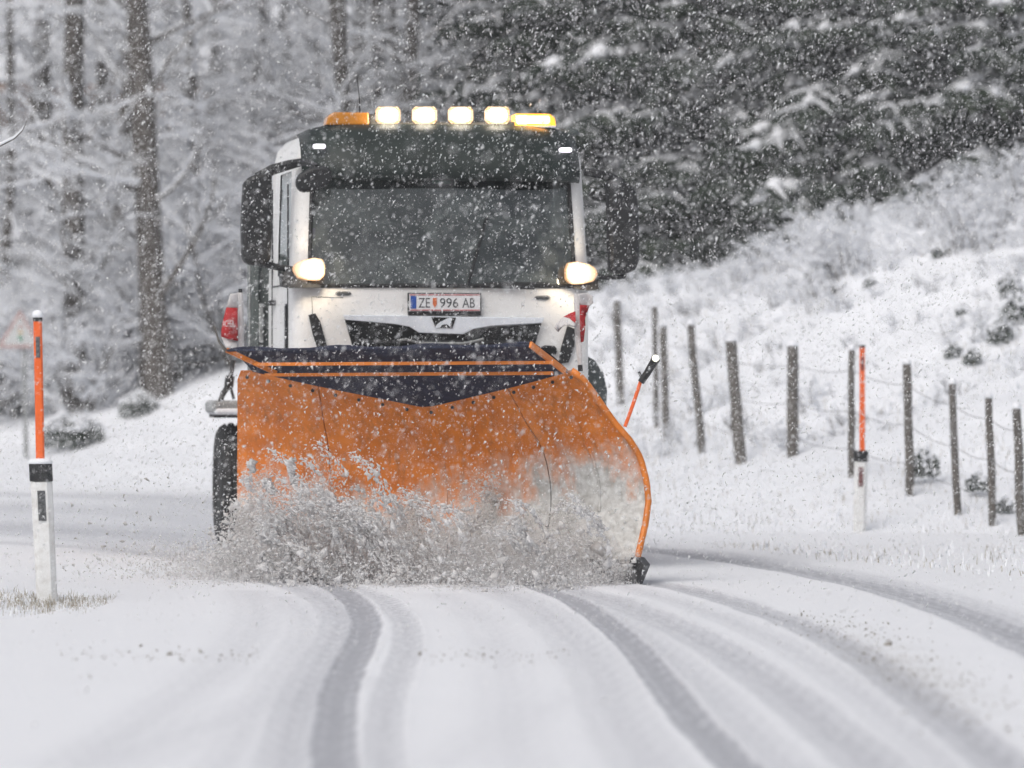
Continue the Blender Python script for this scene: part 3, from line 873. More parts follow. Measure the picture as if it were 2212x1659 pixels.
# fender box and its stays by the rear wheel, on the visible side
a, b = TL(459, 893, 4.55), TL(520, 866, 4.55)
fb = MB().rbox(a.x, b.x + .25, 4.5, 5.3, a.z, b.z, .02).build('fender_box', MATS['grey_steel'], truck)
MB().rbox(a.x + .01, b.x + .2, 4.49, 5.4, a.z - .01, a.z + .05, .02).build('snow_cake', MATS['snow'], fb)
m = MB()
m.tube([tuple(TL(504, 778, 4.6)), tuple(TL(500, 805, 4.6)), tuple(TL(494, 826, 4.6))], .020, 6)
m.tube([tuple(TL(497, 812, 4.6)), tuple(TL(494, 836, 4.6))], .040, 6)
m.tube([tuple(TL(494, 832, 4.6)), tuple(TL(481, 852, 4.6)), tuple(TL(476, 868, 4.6))], .024, 6)
m.tube([tuple(TL(497, 832, 4.6)), tuple(TL(505, 862, 4.6))], .012, 6)
m.build('stay', MATS['dark_steel'], truck)

# roof light bar
YB = .22
def rbpx(x0, x1, y0, y1, ya, yb, r=.01):
    a, b = TL(x0, y1, YB), TL(x1, y0, YB)
    return MB().rbox(a.x, b.x, ya, yb, a.z, b.z, r)
lb = rbpx(708, 1198, 264, 275, YB, YB + .25, .01).build('light_bar', MATS['black_plastic'], truck)
a, b = TL(703, 270, YB), TL(797, 243, YB)
MB().prism([(a.x, a.z), (b.x, a.z), (b.x, b.z), (a.x + .06, b.z), (a.x + .02, b.z - .03)], 'y', YB - .02, YB + .22).build('beacon', MATS['amber_lens'], lb, bevel=.012)
rbpx(797, 812, 246, 270, YB, YB + .2).build('beacon_end', MATS['black_plastic'], lb)
a, b = TL(1112, 273, YB), TL(1201, 246, YB)
be = MB().prism([(a.x, a.z), (b.x, a.z), (b.x - .01, b.z - .03), (b.x - .05, b.z), (a.x, b.z)], 'y', YB - .02, YB + .22).build('beacon', MATS['amber_lit'], lb, bevel=.012)
for (px, rr_, wd) in ((1127, .035, .045), (1160, .03, .095)):
    c = TL(px, 259, YB)
    MB().rbox(c.x - wd, c.x + wd, YB - .045, YB - .015, c.z - rr_, c.z + rr_, .02).build('flash_core', MATS['amber_core'], be)
rbpx(1112, 1200, 272, 276, YB - .03, YB + .2, .003).build('beacon_tray', MATS['chrome_trim'], lb)
for px in (838, 917, 995, 1074):
    hsg = rbpx(px - 28, px + 28, 231, 268, YB - .01, YB + .1, .045).build('work_lamp', MATS['black_plastic'], lb)
    rbpx(px - 27, px + 27, 231, 267, YB - .024, YB + .03, .042).build('glow_rim', MATS['lamp_glow'], hsg)  # self-lit rim added to imitate the warm fringe of glow round the lens
    rbpx(px - 22, px + 22, 236, 262, YB - .045, YB + .02, .036).build('lens', MATS['lamp_white'], hsg)
    c = TL(px, 276, YB)
    MB().box(c.x - .03, c.x + .03, YB, YB + .04, c.z - .03, c.z + .03).build('bracket', MATS['dark_steel'], hsg)
    L = bpy.data.lights.new('work_lamp_beam', 'SPOT'); L.spot_size = R(150); L.spot_blend = 1.0; L.energy = 16; L.color = (1, .82, .58); L.shadow_soft_size = .08
    lo = bpy.data.objects.new('work_lamp_beam', L); COL.objects.link(lo); lo.parent = hsg
    c = TL(px, 250, YB); lo.location = (c.x, YB - .10, c.z); lo.rotation_euler = (R(84), 0, 0)
a, b = TL(778, 250, .5), TL(771, 165, .5)
MB().tube([tuple(a), ((a.x + b.x) / 2 + .005, .5, (a.z + b.z) / 2), tuple(b)], [.006, .004, .003], 5).build('aerial', MATS['black_plastic'], truck)
c = TL(1228, 280, .4)
MB().lathe([(0, .09), (.02, .085), (.045, .06), (.055, .01)], 16, 'z', (c.x, .4, c.z - .04)).build('roof_cap', MATS['body_grey'], truck, True)

# ------------------------------------------------------------------ snow plough
PL, PR = Vector((-2.03, 38.8, 0)), Vector((.906, 37.5, 0))
DV = (PR - PL).normalized(); NV = Vector((DV.y, -DV.x, 0))     # NV points forward, to the camera side
if NV.y > 0: NV = -NV
BASE = (PL + PR) / 2
plough = tag(empty('snow_plough', BASE), 'orange snow plough blade with black rubber flap, slush caked on its lower half', 'snow plough')
def back(h): return float(np.interp(h, [0, .1, .3, .6, .9, 1.2, 1.5, 1.7], [-.02, .02, .15, .25, .22, .08, -.16, -.3]))
RS = [(1236, 800), (1250, 806), (1270, 830), (1330, 915), (1365, 955), (1385, 990), (1398, 1040), (1402, 1085), (1396, 1130), (1382, 1190), (1376, 1215), (1374, 1262)]
RH = [EYE + (HY - y) * 37.6 / F for _, y in RS]
def edge_u(px, h):
    p = PL - NV * back(h); k = (px - CX) / F
    return (k * p.y - p.x) / (DV.x - k * DV.y)
def u_right(h): return edge_u(float(np.interp(h, RH[::-1], [x for x, _ in RS][::-1])), h)
def u_left(h): return edge_u(float(np.interp(h, [0, .3, 1.46, 1.52], [505, 512, 513, 524])), h)
ZB = .06
def z_top(s): return float(np.interp(s, [0, .04, .52, .965, 1], [1.50, 1.50, 1.243, 1.50, 1.50]))
def mold(s, h, push=0.0):
    u = u_left(h) + (u_right(h) - u_left(h)) * s
    p = PL + DV * u - NV * (back(h) - push)
    return Vector((p.x, p.y, h))
def mold_panel(s0, s1, name, mat):
    ns, nh = 10, 22
    v, f = [], []
    for side in (0, 1):
        for i in range(nh + 1):
            for j in range(ns + 1):
                s = s0 + (s1 - s0) * j / ns
                h = ZB + (z_top(s) - ZB) * i / nh
                q = mold(s, h, 0.0 if side == 0 else -.03)
                v.append(q - BASE)
    n1 = ns + 1; off = (nh + 1) * n1
    for i in range(nh):
        for j in range(ns):
            a = i * n1 + j
            f.append((a, a + 1, a + 1 + n1, a + n1)); b = a + off
            f.append((b, b + n1, b + 1 + n1, b + 1))
    for j in range(ns):
        f.append((j, j + off, j + 1 + off, j + 1)); a = nh * n1 + j
        f.append((a, a + 1, a + 1 + off, a + off))
    for i in range(nh):
        for a in (i * n1, i * n1 + ns):
            f.append((a, a + n1, a + n1 + off, a + off))
    o = mesh(name, v, f, mat, plough, True)
    m_ = o.modifiers.new('split', 'EDGE_SPLIT'); m_.split_angle = R(40)
    return o
SB = [0, .234, .52, .769, 1]
for a, b in zip(SB[:-1], SB[1:]):
    mold_panel(a + (0 if not a else .0005 if a == .52 else .0013), b - (0 if b == 1 else .0005 if b == .52 else .0013), 'moldboard_panel', MATS['plough_paint'])
# dark backing so the joints read as gaps
for s in SB[1:-1]:
    m = MB()
    rings = []
    for h in np.linspace(ZB, z_top(s) - .01, 14):
        a, b, c, d = mold(s - .012, h, -.035), mold(s + .012, h, -.035), mold(s + .012, h, -.06), mold(s - .012, h, -.06)
        rings.append([tuple(q - BASE) for q in (a, b, c, d)])
    m.loft(rings).build('joint_bar', MATS['dark_steel'], plough)
# rolled rim on the leading end
rim = [tuple(mold(1.0, h, .01) - BASE) for h in np.linspace(.14, 1.5, 26)]
MB().tube(rim, .024, 8).build('end_rim', MATS['orange_paint'], plough, True)
# curved seam rib near the end
rib = [tuple(mold(.885, h, .004) - BASE) for h in np.linspace(.5, .98, 12)]
MB().tube(rib, .012, 6).build('wear_rib', MATS['plough_paint'], plough)
# steel cutting edge and end shoe
m = MB(); rings = []
for s in np.linspace(-.005, 1.0, 14):
    q = [mold(s, .17, .012), mold(s, .17, -.035), mold(s, .01, -.03), mold(s, .01, .025)]
    rings.append([tuple(p - BASE) for p in q])
m.loft(rings).build('cutting_edge', MATS['dark_steel'], plough)
for s_ in np.linspace(.03, .97, 16):
    c_ = mold(float(s_), z_top(float(s_)) - .05, .008) - BASE
    MB().lathe([(-.010, .006), (-.008, .013), (.004, .014)], 6, 'y', tuple(c_)).build('bolt', MATS['dark_steel'], plough)
d0 = 37.42
sh = [P(x, y, d0) - BASE for x, y in ((1363, 1204), (1378, 1206), (1391, 1222), (1374, 1264), (1346, 1266))]
m = MB(); m.loft([[tuple(p) for p in sh], [(p.x + .05, p.y + .22, p.z) for p in sh]]).build('end_shoe', MATS['dark_steel'], plough)
# lift frame to the truck
m = MB()
for sx in (-.35, .35):
    p = TR_LOC + Vector((sx * _c, sx * _s, 0))
    m.tube([(p.x - BASE.x, p.y + .2 - BASE.y, .75), (p.x - BASE.x, p.y - .5 - BASE.y, .55), (p.x - BASE.x, p.y - 1.2 - BASE.y, .45)], .07, 8)
m.tube([(TR_LOC.x - .5 - BASE.x, TR_LOC.y - .3 - BASE.y, .62), (TR_LOC.x + .5 - BASE.x, TR_LOC.y - .3 - BASE.y, .62)], .08, 8)
m.build('lift_frame', MATS['dark_steel'], plough)

# rubber spray flap above the blade, leaning forward
TOPL, TOPR = P(492, 756, 38.35), P(1146, 745, 37.0)
v, f = [], []
ns, nh = 30, 8
for side in (0, 1):
    for i in range(nh + 1):
        t = i / nh
        for j in range(ns + 1):
            s = j / ns
            lo_ = mold(.045 + .925 * s, z_top(.045 + .925 * s) - .02, -.005)
            hi_ = TOPL.lerp(TOPR, s)
            p = lo_.lerp(hi_, t)
            p.z += .012 * math.sin(s * 21) * t + .02 * math.sin(math.pi * t)
            if side: p = p - NV * .012 + Vector((0, 0, .012))
            v.append(p - BASE)
n1 = ns + 1; off = (nh + 1) * n1
for i in range(nh):
    for j in range(ns):
        a = i * n1 + j
        f.append((a, a + 1, a + 1 + n1, a + n1)); f.append((a + off, a + off + n1, a + off + n1 + 1, a + off + 1))
for j in range(ns):
    a = nh * n1 + j
    f.append((a, a + 1, a + 1 + off, a + off))
mesh('rubber_flap', v, f, MATS['rubber'], plough, True)
def bar_px(p0, p1, w, mat, name, dep=.02):
    a, b = P(*p0), P(*p1)
    m = MB()
    ax = (b - a).normalized()
    up = Vector((0, 0, 1)); sd_ = ax.cross(up).normalized(); up = sd_.cross(ax)
    if sd_.y > 0: sd_ = -sd_
    r_ = lambda c: [tuple(c + up * w / 2 + sd_ * dep - BASE), tuple(c - up * w / 2 + sd_ * dep - BASE), tuple(c - up * w / 2 - BASE), tuple(c + up * w / 2 - BASE)]
    m.loft([r_(a), r_(b)])
    return m.build(name, MATS[mat], plough, bevel=.004)
bar_px((552, 787, 38.22), (1200, 783, 37.10), .024, 'orange_paint', 'flap_bar')
bar_px((574, 810, 38.35), (1196, 806, 37.22), .024, 'orange_paint', 'flap_bar')
bar_px((488, 756, 38.30), (596, 806, 38.45), .035, 'orange_paint', 'flap_arm')
bar_px((1143, 744, 36.95), (1218, 802, 37.35), .045, 'orange_paint', 'flap_arm')
bar_px((492, 757, 38.30), (1146, 746, 36.97), .018, 'rubber', 'flap_hem')
MB().tube([tuple(P(463, 705, 38.3) - BASE), tuple(P(473, 738, 38.3) - BASE), tuple(P(490, 760, 38.3) - BASE)], [.006, .009, .013], 6).build('flap_hook', MATS['fence_wood'], plough)

# marker flags on sprung rods
def sheet(pts, d, mat, name, parent, wave=.02, th=.006, ph=0.0):
    """cloth outline from the photograph given its own distance, folds and thickness"""
    q = [P(x, y, d) for x, y in pts]
    c = sum(q, Vector()) / len(q)
    v, f = [], []
    n = len(q); K = 5
    for k in range(K + 1):
        for p in q:
            r_ = c.lerp(p, (k + .001) / K)
            r_.y += wave * math.sin(r_.x * 38 + ph) + wave * .6 * math.sin(r_.z * 30 + ph)
            v.append(r_ - BASE)
    for k in range(K):
        for i in range(n):
            a, b = k * n + i, k * n + (i + 1) % n
            f.append((a, b, b + n, a + n))
    o = mesh(name, v, f, MATS[mat], parent, True)
    m_ = o.modifiers.new('solid', 'SOLIDIFY'); m_.thickness = th
    return o
fl = MB().tube([tuple(P(520, 752, 38.55) - BASE), tuple(P(520, 700, 38.55) - BASE), tuple(P(518, 632, 38.55) - BASE)], .025, 8).build('marker_flag', MATS['white_cloth'], plough)
MB().tube([tuple(P(519, 633, 38.55) - BASE), tuple(P(519, 624, 38.55) - BASE)], .015, 8).build('rod_cap', MATS['black_plastic'], fl)
sheet([(498, 635), (514, 633), (513, 666), (489, 665)], 38.5, 'white_cloth', 'white_cloth', fl)
rd = sheet([(489, 664), (513, 665), (513.5, 700), (514, 737), (495, 733), (477, 727), (478, 712), (481, 695), (485, 678)], 38.47, 'red_cloth', 'red_cloth', fl)
sheet([(477, 726), (495, 732), (514, 737), (514, 753), (488, 751), (482, 738)], 38.5, 'white_cloth', 'white_cloth', fl)
a, b = P(481, 706, 38.43) - BASE, P(506, 692, 38.43) - BASE
text_mesh('lettering', 'ACHER', (a.x, b.x, a.z, b.z), a.y - .012, MATS['white_cloth'], fl)
fl = MB().tube([tuple(P(1253, 796, 37.75) - BASE), tuple(P(1252, 770, 37.75) - BASE), tuple(P(1249, 715, 37.75) - BASE), tuple(P(1247, 634, 37.75) - BASE)], [.012, .02, .027, .025], 8).build('marker_flag', MATS['white_cloth'], plough)
MB().tube([tuple(P(1254, 802, 37.75) - BASE), tuple(P(1253, 788, 37.75) - BASE)], .018, 8).build('rod_socket', MATS['dark_steel'], fl)
sheet([(1250, 636), (1270, 632), (1279, 640), (1281, 655), (1274, 661), (1254, 660)], 37.72, 'white_cloth', 'white_cloth', fl, .03)
sheet([(1254, 659), (1274, 660), (1268, 668), (1263, 680), (1263, 705), (1261, 738), (1256, 739), (1254, 700)], 37.7, 'red_cloth', 'red_cloth', fl, .03)
sheet([(1243, 673), (1230, 678), (1217, 685), (1230, 688), (1244, 699)], 37.7, 'red_cloth', 'red_cloth', fl, .03, ph=1)
sheet([(1217, 684), (1230, 688), (1244, 699), (1242, 708), (1230, 702), (1218, 703), (1207, 707), (1206, 717), (1198, 708), (1204, 697)], 37.69, 'white_cloth', 'white_cloth', fl, .03, ph=1)
# marker torch on the leading end
tm = MB().tube([tuple(P(1350, 922, 37.6) - BASE), tuple(P(1366, 878, 37.6) - BASE), tuple(P(1388, 812, 37.6) - BASE)], .013, 8).build('marker_torch', MATS['orange_pole'], plough)
MB().tube([tuple(P(1384, 826, 37.58) - BASE), tuple(P(1398, 806, 37.58) - BASE), tuple(P(1411, 784, 37.56) - BASE), tuple(P(1417, 774, 37.55) - BASE)], [.024, .026, .028, .034], 10).build('torch_body', MATS['black_plastic'], tm)
MB().tube([tuple(P(1380, 803, 37.57) - BASE), tuple(P(1391, 828, 37.57) - BASE)], .010, 6).build('torch_clamp', MATS['black_plastic'], tm)
c = P(1416, 774, 37.54) - BASE
MB().lathe([(-.045, .006), (-.042, .018), (-.03, .024), (-.01, .025)], 14, 'y', tuple(c)).build('torch_lens', MATS['torch_lit'], tm, True)

# ------------------------------------------------------------------ marker posts
def rrect(cx, cz, w, d, y0, k=.3):
    """ring of a rounded post section at height cz"""
    h = w / 2; c = min(w, d) * k
    return [(cx - h + c, y0, cz), (cx + h - c, y0, cz), (cx + h, y0 + c, cz), (cx + h, y0 + d - c, cz), (cx + h - c, y0 + d, cz), (cx - h + c, y0 + d, cz), (cx - h, y0 + d - c, cz), (cx - h, y0 + c, cz)]
def marker_post(loc, sc, lean, label, refl, snow=True, pole_off=0.0, pole_h=.925, plean=-.02):
    """sc scales a post drawn 0.885 m high"""
    o = tag(empty('marker_post', loc), label, 'marker post', 'roadside snow marker posts')
    H = .885 * sc
    def X(z): return lean * z
    rings = []
    for t in (-.12, 0, .25, .5, .75, .845):
        z = H * t; w = (.132 + .008 * t) * sc
        rings.append(rrect(X(z), z, w, .10 * sc, 0))
    MB().loft(rings).build('post_body', MATS['post_white'], o, bevel=.003)
    z0, z1 = H * .847, H * .975
    MB().loft([rrect(X(z0), z0, .148 * sc, .11 * sc, -.006), rrect(X(z1), z1, .148 * sc, .11 * sc, -.006)]).build('black_band', MATS['black_plastic'], o, bevel=.003)
    if snow:
        MB().loft([rrect(X(z1), z1 + .001, .150 * sc, .112 * sc, -.008), rrect(X(z1), z1 + .018, .152 * sc, .112 * sc, -.008), rrect(X(z1), z1 + .033, .12 * sc, .085 * sc, .008), rrect(X(z1), z1 + .036, .05 * sc, .04 * sc, .03)]).build('snow_cap', MATS['snow'], o, True)
    z2, z3 = H * .56, H * .78
    rf = MB().loft([rrect(X(z2), z2, .050 * sc, .012, -.008), rrect(X(z3), z3, .050 * sc, .012, -.008)]).build('reflector', MATS[refl], o)
    for zz in (z2 + .02, z3 - .02): MB().lathe([(-.011, .004), (-.008, .006)], 8, 'y', (X(zz), 0, zz)).build('rivet', MATS['grey_steel'], rf)
    pz0, pz1 = z1, z1 + pole_h * sc
    px = pole_off
    MB().loft([rrect(X(pz0) + px, pz0 - .05, .055 * sc, .04 * sc, .03 * sc, .25), rrect(X(pz0) + px + plean * (pz1 - pz0), pz1, .055 * sc, .04 * sc, .03 * sc, .25)]).build('snow_pole', MATS['orange_pole'], o)
    q = X(pz0) + px + plean * (pz1 - pz0)
    MB().loft([rrect(q, pz1, .060 * sc, .045 * sc, .028 * sc), rrect(q, pz1 + .025 * sc, .060 * sc, .045 * sc, .028 * sc)]).build('pole_cap', MATS['black_plastic'], o)
    if snow:
        MB().loft([rrect(q, pz1 + .026 * sc, .066 * sc, .05 * sc, .025 * sc), rrect(q, pz1 + .045 * sc, .070 * sc, .054 * sc, .023 * sc), rrect(q, pz1 + .066 * sc, .055 * sc, .04 * sc, .03 * sc), rrect(q, pz1 + .072 * sc, .02 * sc, .02 * sc, .04 * sc)]).build('snow_cap', MATS['snow'], o, True)
    za, zb = pz1 - .235 * sc, pz1 - .10 * sc
    qa = X(pz0) + px + plean * (za - pz0); qb = X(pz0) + px + plean * (zb - pz0)
    MB().loft([rrect(qa, za, .027 * sc, .012, .022 * sc), rrect(qb, zb, .027 * sc, .012, .022 * sc)]).build('pole_reflector', MATS[refl], o)
    return o
pmat('reflector_red', (.16, .05, .05), rough=.35, var=.5, scale=60)
marker_post((POST_L.x + .005, POST_L.y, .03), 1.0, -.047, 'white marker post with snow capped orange pole in a tuft of frosted grass', 'reflector_dark')
PR_ = P(1857, 1163, 49.5)
marker_post((PR_.x, PR_.y, gz(PR_.x, PR_.y) - .02), .90, .022, 'white marker post with orange pole and red reflector in front of the fence posts', 'reflector_red', False, .01, 1.06, 0.0)

# ------------------------------------------------------------------ fence
fl_labels = ['weathered fence post highest up the bank, beside the truck mirror', 'thin fence post close beside a thicker one behind the torch', 'grey fence post just behind the orange torch marker',
             'slim leaning fence post between the torch and a thick post', 'thick leaning fence post on the snowy bank', 'thick upright fence post on the snowy bank',
             'dark thin fence post right behind the orange snow pole', 'fence post with a dark green plant at its foot', 'dark fence post third from the low end of the row',
             'dark fence post second from the low end of the row', 'dark fence post lowest of the row at the foot of the bank']
post_tops = []
for (tx, ty, bx_, by_, d, wpx), lab in zip(FENCE, fl_labels):
    b = P(bx_, by_, d); t = P(tx, ty, d + random.uniform(-.1, .1))
    zg = gz(b.x, b.y)
    o = tag(empty('fence_post', (b.x, b.y, zg)), lab, 'fence post', 'wooden posts of the wire fence')
    r0 = wpx / F * d / 2
    off = t - Vector((b.x, b.y, zg))
    pts, rs = [], []
    for k in range(7):
        q = k / 6
        pts.append((off.x * q + random.uniform(-.006, .006), off.y * q, -.15 * (1 - q) + off.z * q)); rs.append(r0 * (1.06 - .1 * q + random.uniform(-.05, .05)))
    MB().tube(pts, rs, 9).build('wood', MATS['fence_wood'], o)
    MB().lathe([(0, r0 * 1.0), (.02, r0 * 1.06), (.045, r0 * .8), (.06, r0 * .2)], 9, 'z', (pts[-1][0], pts[-1][1], pts[-1][2])).build('snow_cap', MATS['snow'], o, True)
    post_tops.append((Vector((b.x, b.y, zg)), t))
order = [0, 1, 2, 3, 4, 5, 6, 7, 8, 9, 10]
e0 = (post_tops[-1][0] + Vector((1.6, -1.6, -.1)), post_tops[-1][1] + Vector((1.6, -1.6, -.1)))
for lvl, lab in ((.84, 'top wire of the fence'), (.52, 'middle wire of the fence'), (.22, 'bottom wire of the fence')):
    pts = []
    seq = [post_tops[i] for i in order] + [e0]
    for i in range(len(seq) - 1):
        a = seq[i][0].lerp(seq[i][1], lvl); b = seq[i + 1][0].lerp(seq[i + 1][1], lvl)
        a.y -= .06; b.y -= .06
        for t in np.linspace(0, 1, 5, endpoint=False):
            p = a.lerp(b, t); p.z -= .16 * t * (1 - t); pts.append(p)
    pts.append(b)
    w_ = MB().tube([tuple(p) for p in pts], .0035, 4).build('fence_wire', MATS['wire'])
    tag(w_, lab + ' sagging between the wooden posts', 'wire', 'wires of the fence')

# ------------------------------------------------------------------ warning sign on the far bank
D = 74.0
sp = P(57, 962, D)
sg = tag(empty('warning_sign', (sp.x, sp.y, gz(sp.x, sp.y))), 'faint red edged triangular sign with signal lights on a grey post', 'sign')
def L_(px, py, dy=0.0):
    p = P(px, py, D + dy); return (p.x - sp.x, p.y - sp.y, p.z - sg.location.z)
MB().tube([(0, 0, -.2), L_(54, 860), L_(50, 690)], .035, 8).build('post', MATS['grey_steel'], sg)
def tri(k, y0, y1):
    c = ((-4 + 92) / 2, 722)
    pts = [(-6 + 0, 752), (94, 752), (44, 668)]
    return [L_(c[0] + (x - c[0]) * k, c[1] + (y - c[1]) * k) for x, y in pts]
m = MB(); t_ = tri(1, 0, 0); m.loft([[(p[0], -.07, p[2]) for p in t_], [(p[0], -.04, p[2]) for p in t_]]); pn = m.build('red_border', MATS['sign_red'], sg)
m = MB(); t_ = tri(.74, 0, 0); m.loft([[(p[0], -.078, p[2]) for p in t_], [(p[0], -.071, p[2]) for p in t_]]); m.build('panel', MATS['sign_white'], pn)
for py, mt in ((706, 'sign_red'), (718, 'sign_amber'), (731, 'sign_green')):
    c = L_(45, py); MB().lathe([(-.086, .02), (-.084, .033), (-.078, .034)], 14, 'y', (c[0], 0, c[2])).build('signal_dot', MATS[mt], pn)

# ------------------------------------------------------------------ house beyond the trees
HX, HYY = -10.0, 107.0
hz = gz(HX, HYY) - .3
hs = tag(empty('chalet', (HX, HYY, hz)), 'chalet with snowy roof and brown timber eaves behind the bare trees', 'house')
def HL(px, py, d=103.0): p = P(px, py, d); return (p.x - HX, p.y - HYY, p.z - hz)
ez = HL(0, 205)[2]
MB().box(-6, 5.0, -4, 5, 0, ez - .9).build('wall', MATS['house_wall'], hs)
MB().box(-6.05, 5.05, -4.05, 5.05, ez - .9, ez - .01).build('timber_storey', MATS['timber'], hs)
for k in range(12):
    x = -5.8 + k * .95
    MB().rbox(x, x + .82, -4.12, -4.06, ez - .75, ez - .05, .01).build('board', MATS['timber'], hs)
MB().rbox(-6.3, 5.3, -5.1, -4.06, ez - 1.02, ez - .92, .02).build('balcony_floor', MATS['timber'], hs)
MB().rbox(-6.3, 5.3, -5.15, -5.07, ez - .45, ez - .37, .01).build('balcony_rail', MATS['timber'], hs)
MB().rbox(-6.3, 5.3, -5.2, -5.05, ez - .92, ez - .76, .04).build('balcony_snow', MATS['snow'], hs)
rf = MB().loft([[(-7, -5.6, ez), (6, -5.6, ez), (6, .5, ez + 2.2), (-7, .5, ez + 2.2)], [(-7, -5.6, ez + .14), (6, -5.6, ez + .14), (6, .5, ez + 2.34), (-7, .5, ez + 2.34)]])
rf.loft([[(-7, 6.6, ez), (6, 6.6, ez), (6, .5, ez + 2.2), (-7, .5, ez + 2.2)], [(-7, 6.6, ez + .14), (6, 6.6, ez + .14), (6, .5, ez + 2.34), (-7, .5, ez + 2.34)]])
rfo = rf.build('roof', MATS['timber'], hs)
m = MB()
m.loft([[(-7.05, -5.65, ez + .143), (6.05, -5.65, ez + .143), (6.05, .5, ez + 2.343), (-7.05, .5, ez + 2.343)], [(-7.05, -5.6, ez + .5), (6.05, -5.6, ez + .5), (6.05, .5, ez + 2.7), (-7.05, .5, ez + 2.7)]])
m.loft([[(-7.05, 6.65, ez + .143), (6.05, 6.65, ez + .143), (6.05, .5, ez + 2.343), (-7.05, .5, ez + 2.343)], [(-7.05, 6.6, ez + .5), (6.05, 6.6, ez + .5), (6.05, .5, ez + 2.7), (-7.05, .5, ez + 2.7)]])
m.build('roof_snow', MATS['snow'], rfo)
for x in (-4.2, -1.2, 1.8, 3.9):
    wd = MB().box(x - .5, x + .5, -4.03, -3.9, ez - 2.7, ez - 1.4).build('window', MATS['black_gloss'], hs)
    MB().box(x - .56, x + .56, -4.06, -4.0, ez - 2.78, ez - 2.7).build('sill', MATS['timber'], wd)
    for sx in (-1, 1): MB().box(x + sx * .75 - .2, x + sx * .75 + .2, -4.06, -4.0, ez - 2.7, ez - 1.4).build('shutter', MATS['timber'], wd)

# ------------------------------------------------------------------ trees
class TB:
    """fast accumulation of tapering tubes"""
    def __init__(s): s.V, s.F, s.n = [], [], 0
    def tube(s, pts, rs, n=3):
        pts = np.asarray(pts, float); m = len(pts)
        t = np.gradient(pts, axis=0); t /= np.linalg.norm(t, axis=1)[:, None] + 1e-9
        a = np.cross(t, np.array([.23, .31, .92])); a /= np.linalg.norm(a, axis=1)[:, None] + 1e-9
        b = np.cross(t, a)
        q = np.arange(n) * 2 * math.pi / n
        r = np.asarray(rs)[:, None, None]
        ring = pts[:, None, :] + r * (a[:, None, :] * np.cos(q)[None, :, None] + b[:, None, :] * np.sin(q)[None, :, None])
        s.V.append(ring.reshape(-1, 3))
        i = np.arange(m - 1)[:, None] * n; j = np.arange(n)[None, :]; k = (j + 1) % n
        f = np.stack([i + j, i + k, i + n + k, i + n + j], -1).reshape(-1, 4) + s.n
        s.F.append(f); s.n += m * n
    def quads(s, Q):
        Q = np.asarray(Q, float).reshape(-1, 4, 3)
        s.V.append(Q.reshape(-1, 3)); s.F.append(np.arange(len(Q) * 4).reshape(-1, 4) + s.n); s.n += len(Q) * 4
    def build(s, name, mat, parent, smooth=False):
        o = np_mesh(name, np.concatenate(s.V), np.concatenate(s.F), mat, parent, smooth)
        if name != 'trunk': o['kind'] = 'stuff'
        return o

def grow(tb, sn, p, d, L, r, level, rg, maxl, dens, up=.1, snow=1.0, segs=6):
    """a limb with its twigs; sn collects the snow lying on top"""
    pts = [np.array(p, float)]; d = np.array(d, float); d /= np.linalg.norm(d)
    for i in range(segs):
        d = d + rg.normal(0, .14 if level else .04, 3) + np.array([0, 0, up * (.5 if level else .2)])
        if level >= 2: d[2] -= .10
        d /= np.linalg.norm(d)
        pts.append(pts[-1] + d * L / segs)
    pts = np.array(pts)
    rs = r * (1 - np.linspace(0, 1, segs + 1) * (.72 if level else .5))
    tb[min(level, 1)].tube(pts, rs, 8 if level == 0 else (5 if level == 1 else 3))
    if level >= 1 and abs(d[2]) < .9:
        o = pts.copy(); o[:, 2] += rs * .75 + .003
        sn.tube(o, (rs * .75 + .005) * snow * rg.choice([.3, .7, 1.0, 1.5, 2.1]), 4)
    if level >= maxl: return
    nc = dens[level]
    for k in range(nc):
        t = rg.uniform(.12 if level else .06, 1.0)
        i = min(int(t * segs), segs - 1); q = pts[i] + (pts[i + 1] - pts[i]) * (t * segs - i)
        a = rg.uniform(0, 2 * math.pi)
        ax = np.array([math.cos(a), math.sin(a), rg.uniform(-.15, .55)])
        dirn = ax + (pts[i + 1] - pts[i]) / (L / segs) * (.35 if level == 0 else .8)
        grow(tb, sn, q, dirn, L * rg.uniform(.28, .5) * (1 - .45 * t if level == 0 else 1) * (.42 if level == 0 else 1), rs[i] * (rg.uniform(.14, .26) if level == 0 else rg.uniform(.4, .6)), level + 1, rg, maxl, dens, up, snow, 5)

def bare_tree(seed, H, r, dens, lean=(0, 0), snow=1.0):
    rg = np.random.default_rng(seed)
    o = empty('bare_tree', (0, 0, 0))
    tk, cr, sn = TB(), TB(), TB()
    grow((tk, cr), sn, (0, 0, -.3), (lean[0], lean[1], 1), H, r, 0, rg, 3, dens, .1, snow, 10)
    tk.build('trunk', MATS['bark'], o, True)
    cr.build('crown', MATS['twig'], o)
    sn.build('snow_load', MATS['tree_snow'], o)
    return o

def shrub(seed, H, stems, dens, snow=1.2, name='snowy_shrub'):
    rg = np.random.default_rng(seed)
    o = empty(name, (0, 0, 0))
    tk, cr, sn = TB(), TB(), TB()
    for k in range(stems):
        a = rg.uniform(0, 2 * math.pi); s = rg.uniform(.2, .9)
        grow((cr, cr), sn, (.25 * math.cos(a), .25 * math.sin(a), -.1), (s * math.cos(a), s * math.sin(a), 1), H * rg.uniform(.6, 1), H * .0062 + .006, 1, rg, 3, dens, .02, snow, 6)
    cr.build('stems', MATS['twig'], o)
    sn.build('snow_load', MATS['tree_snow'], o)
    return o

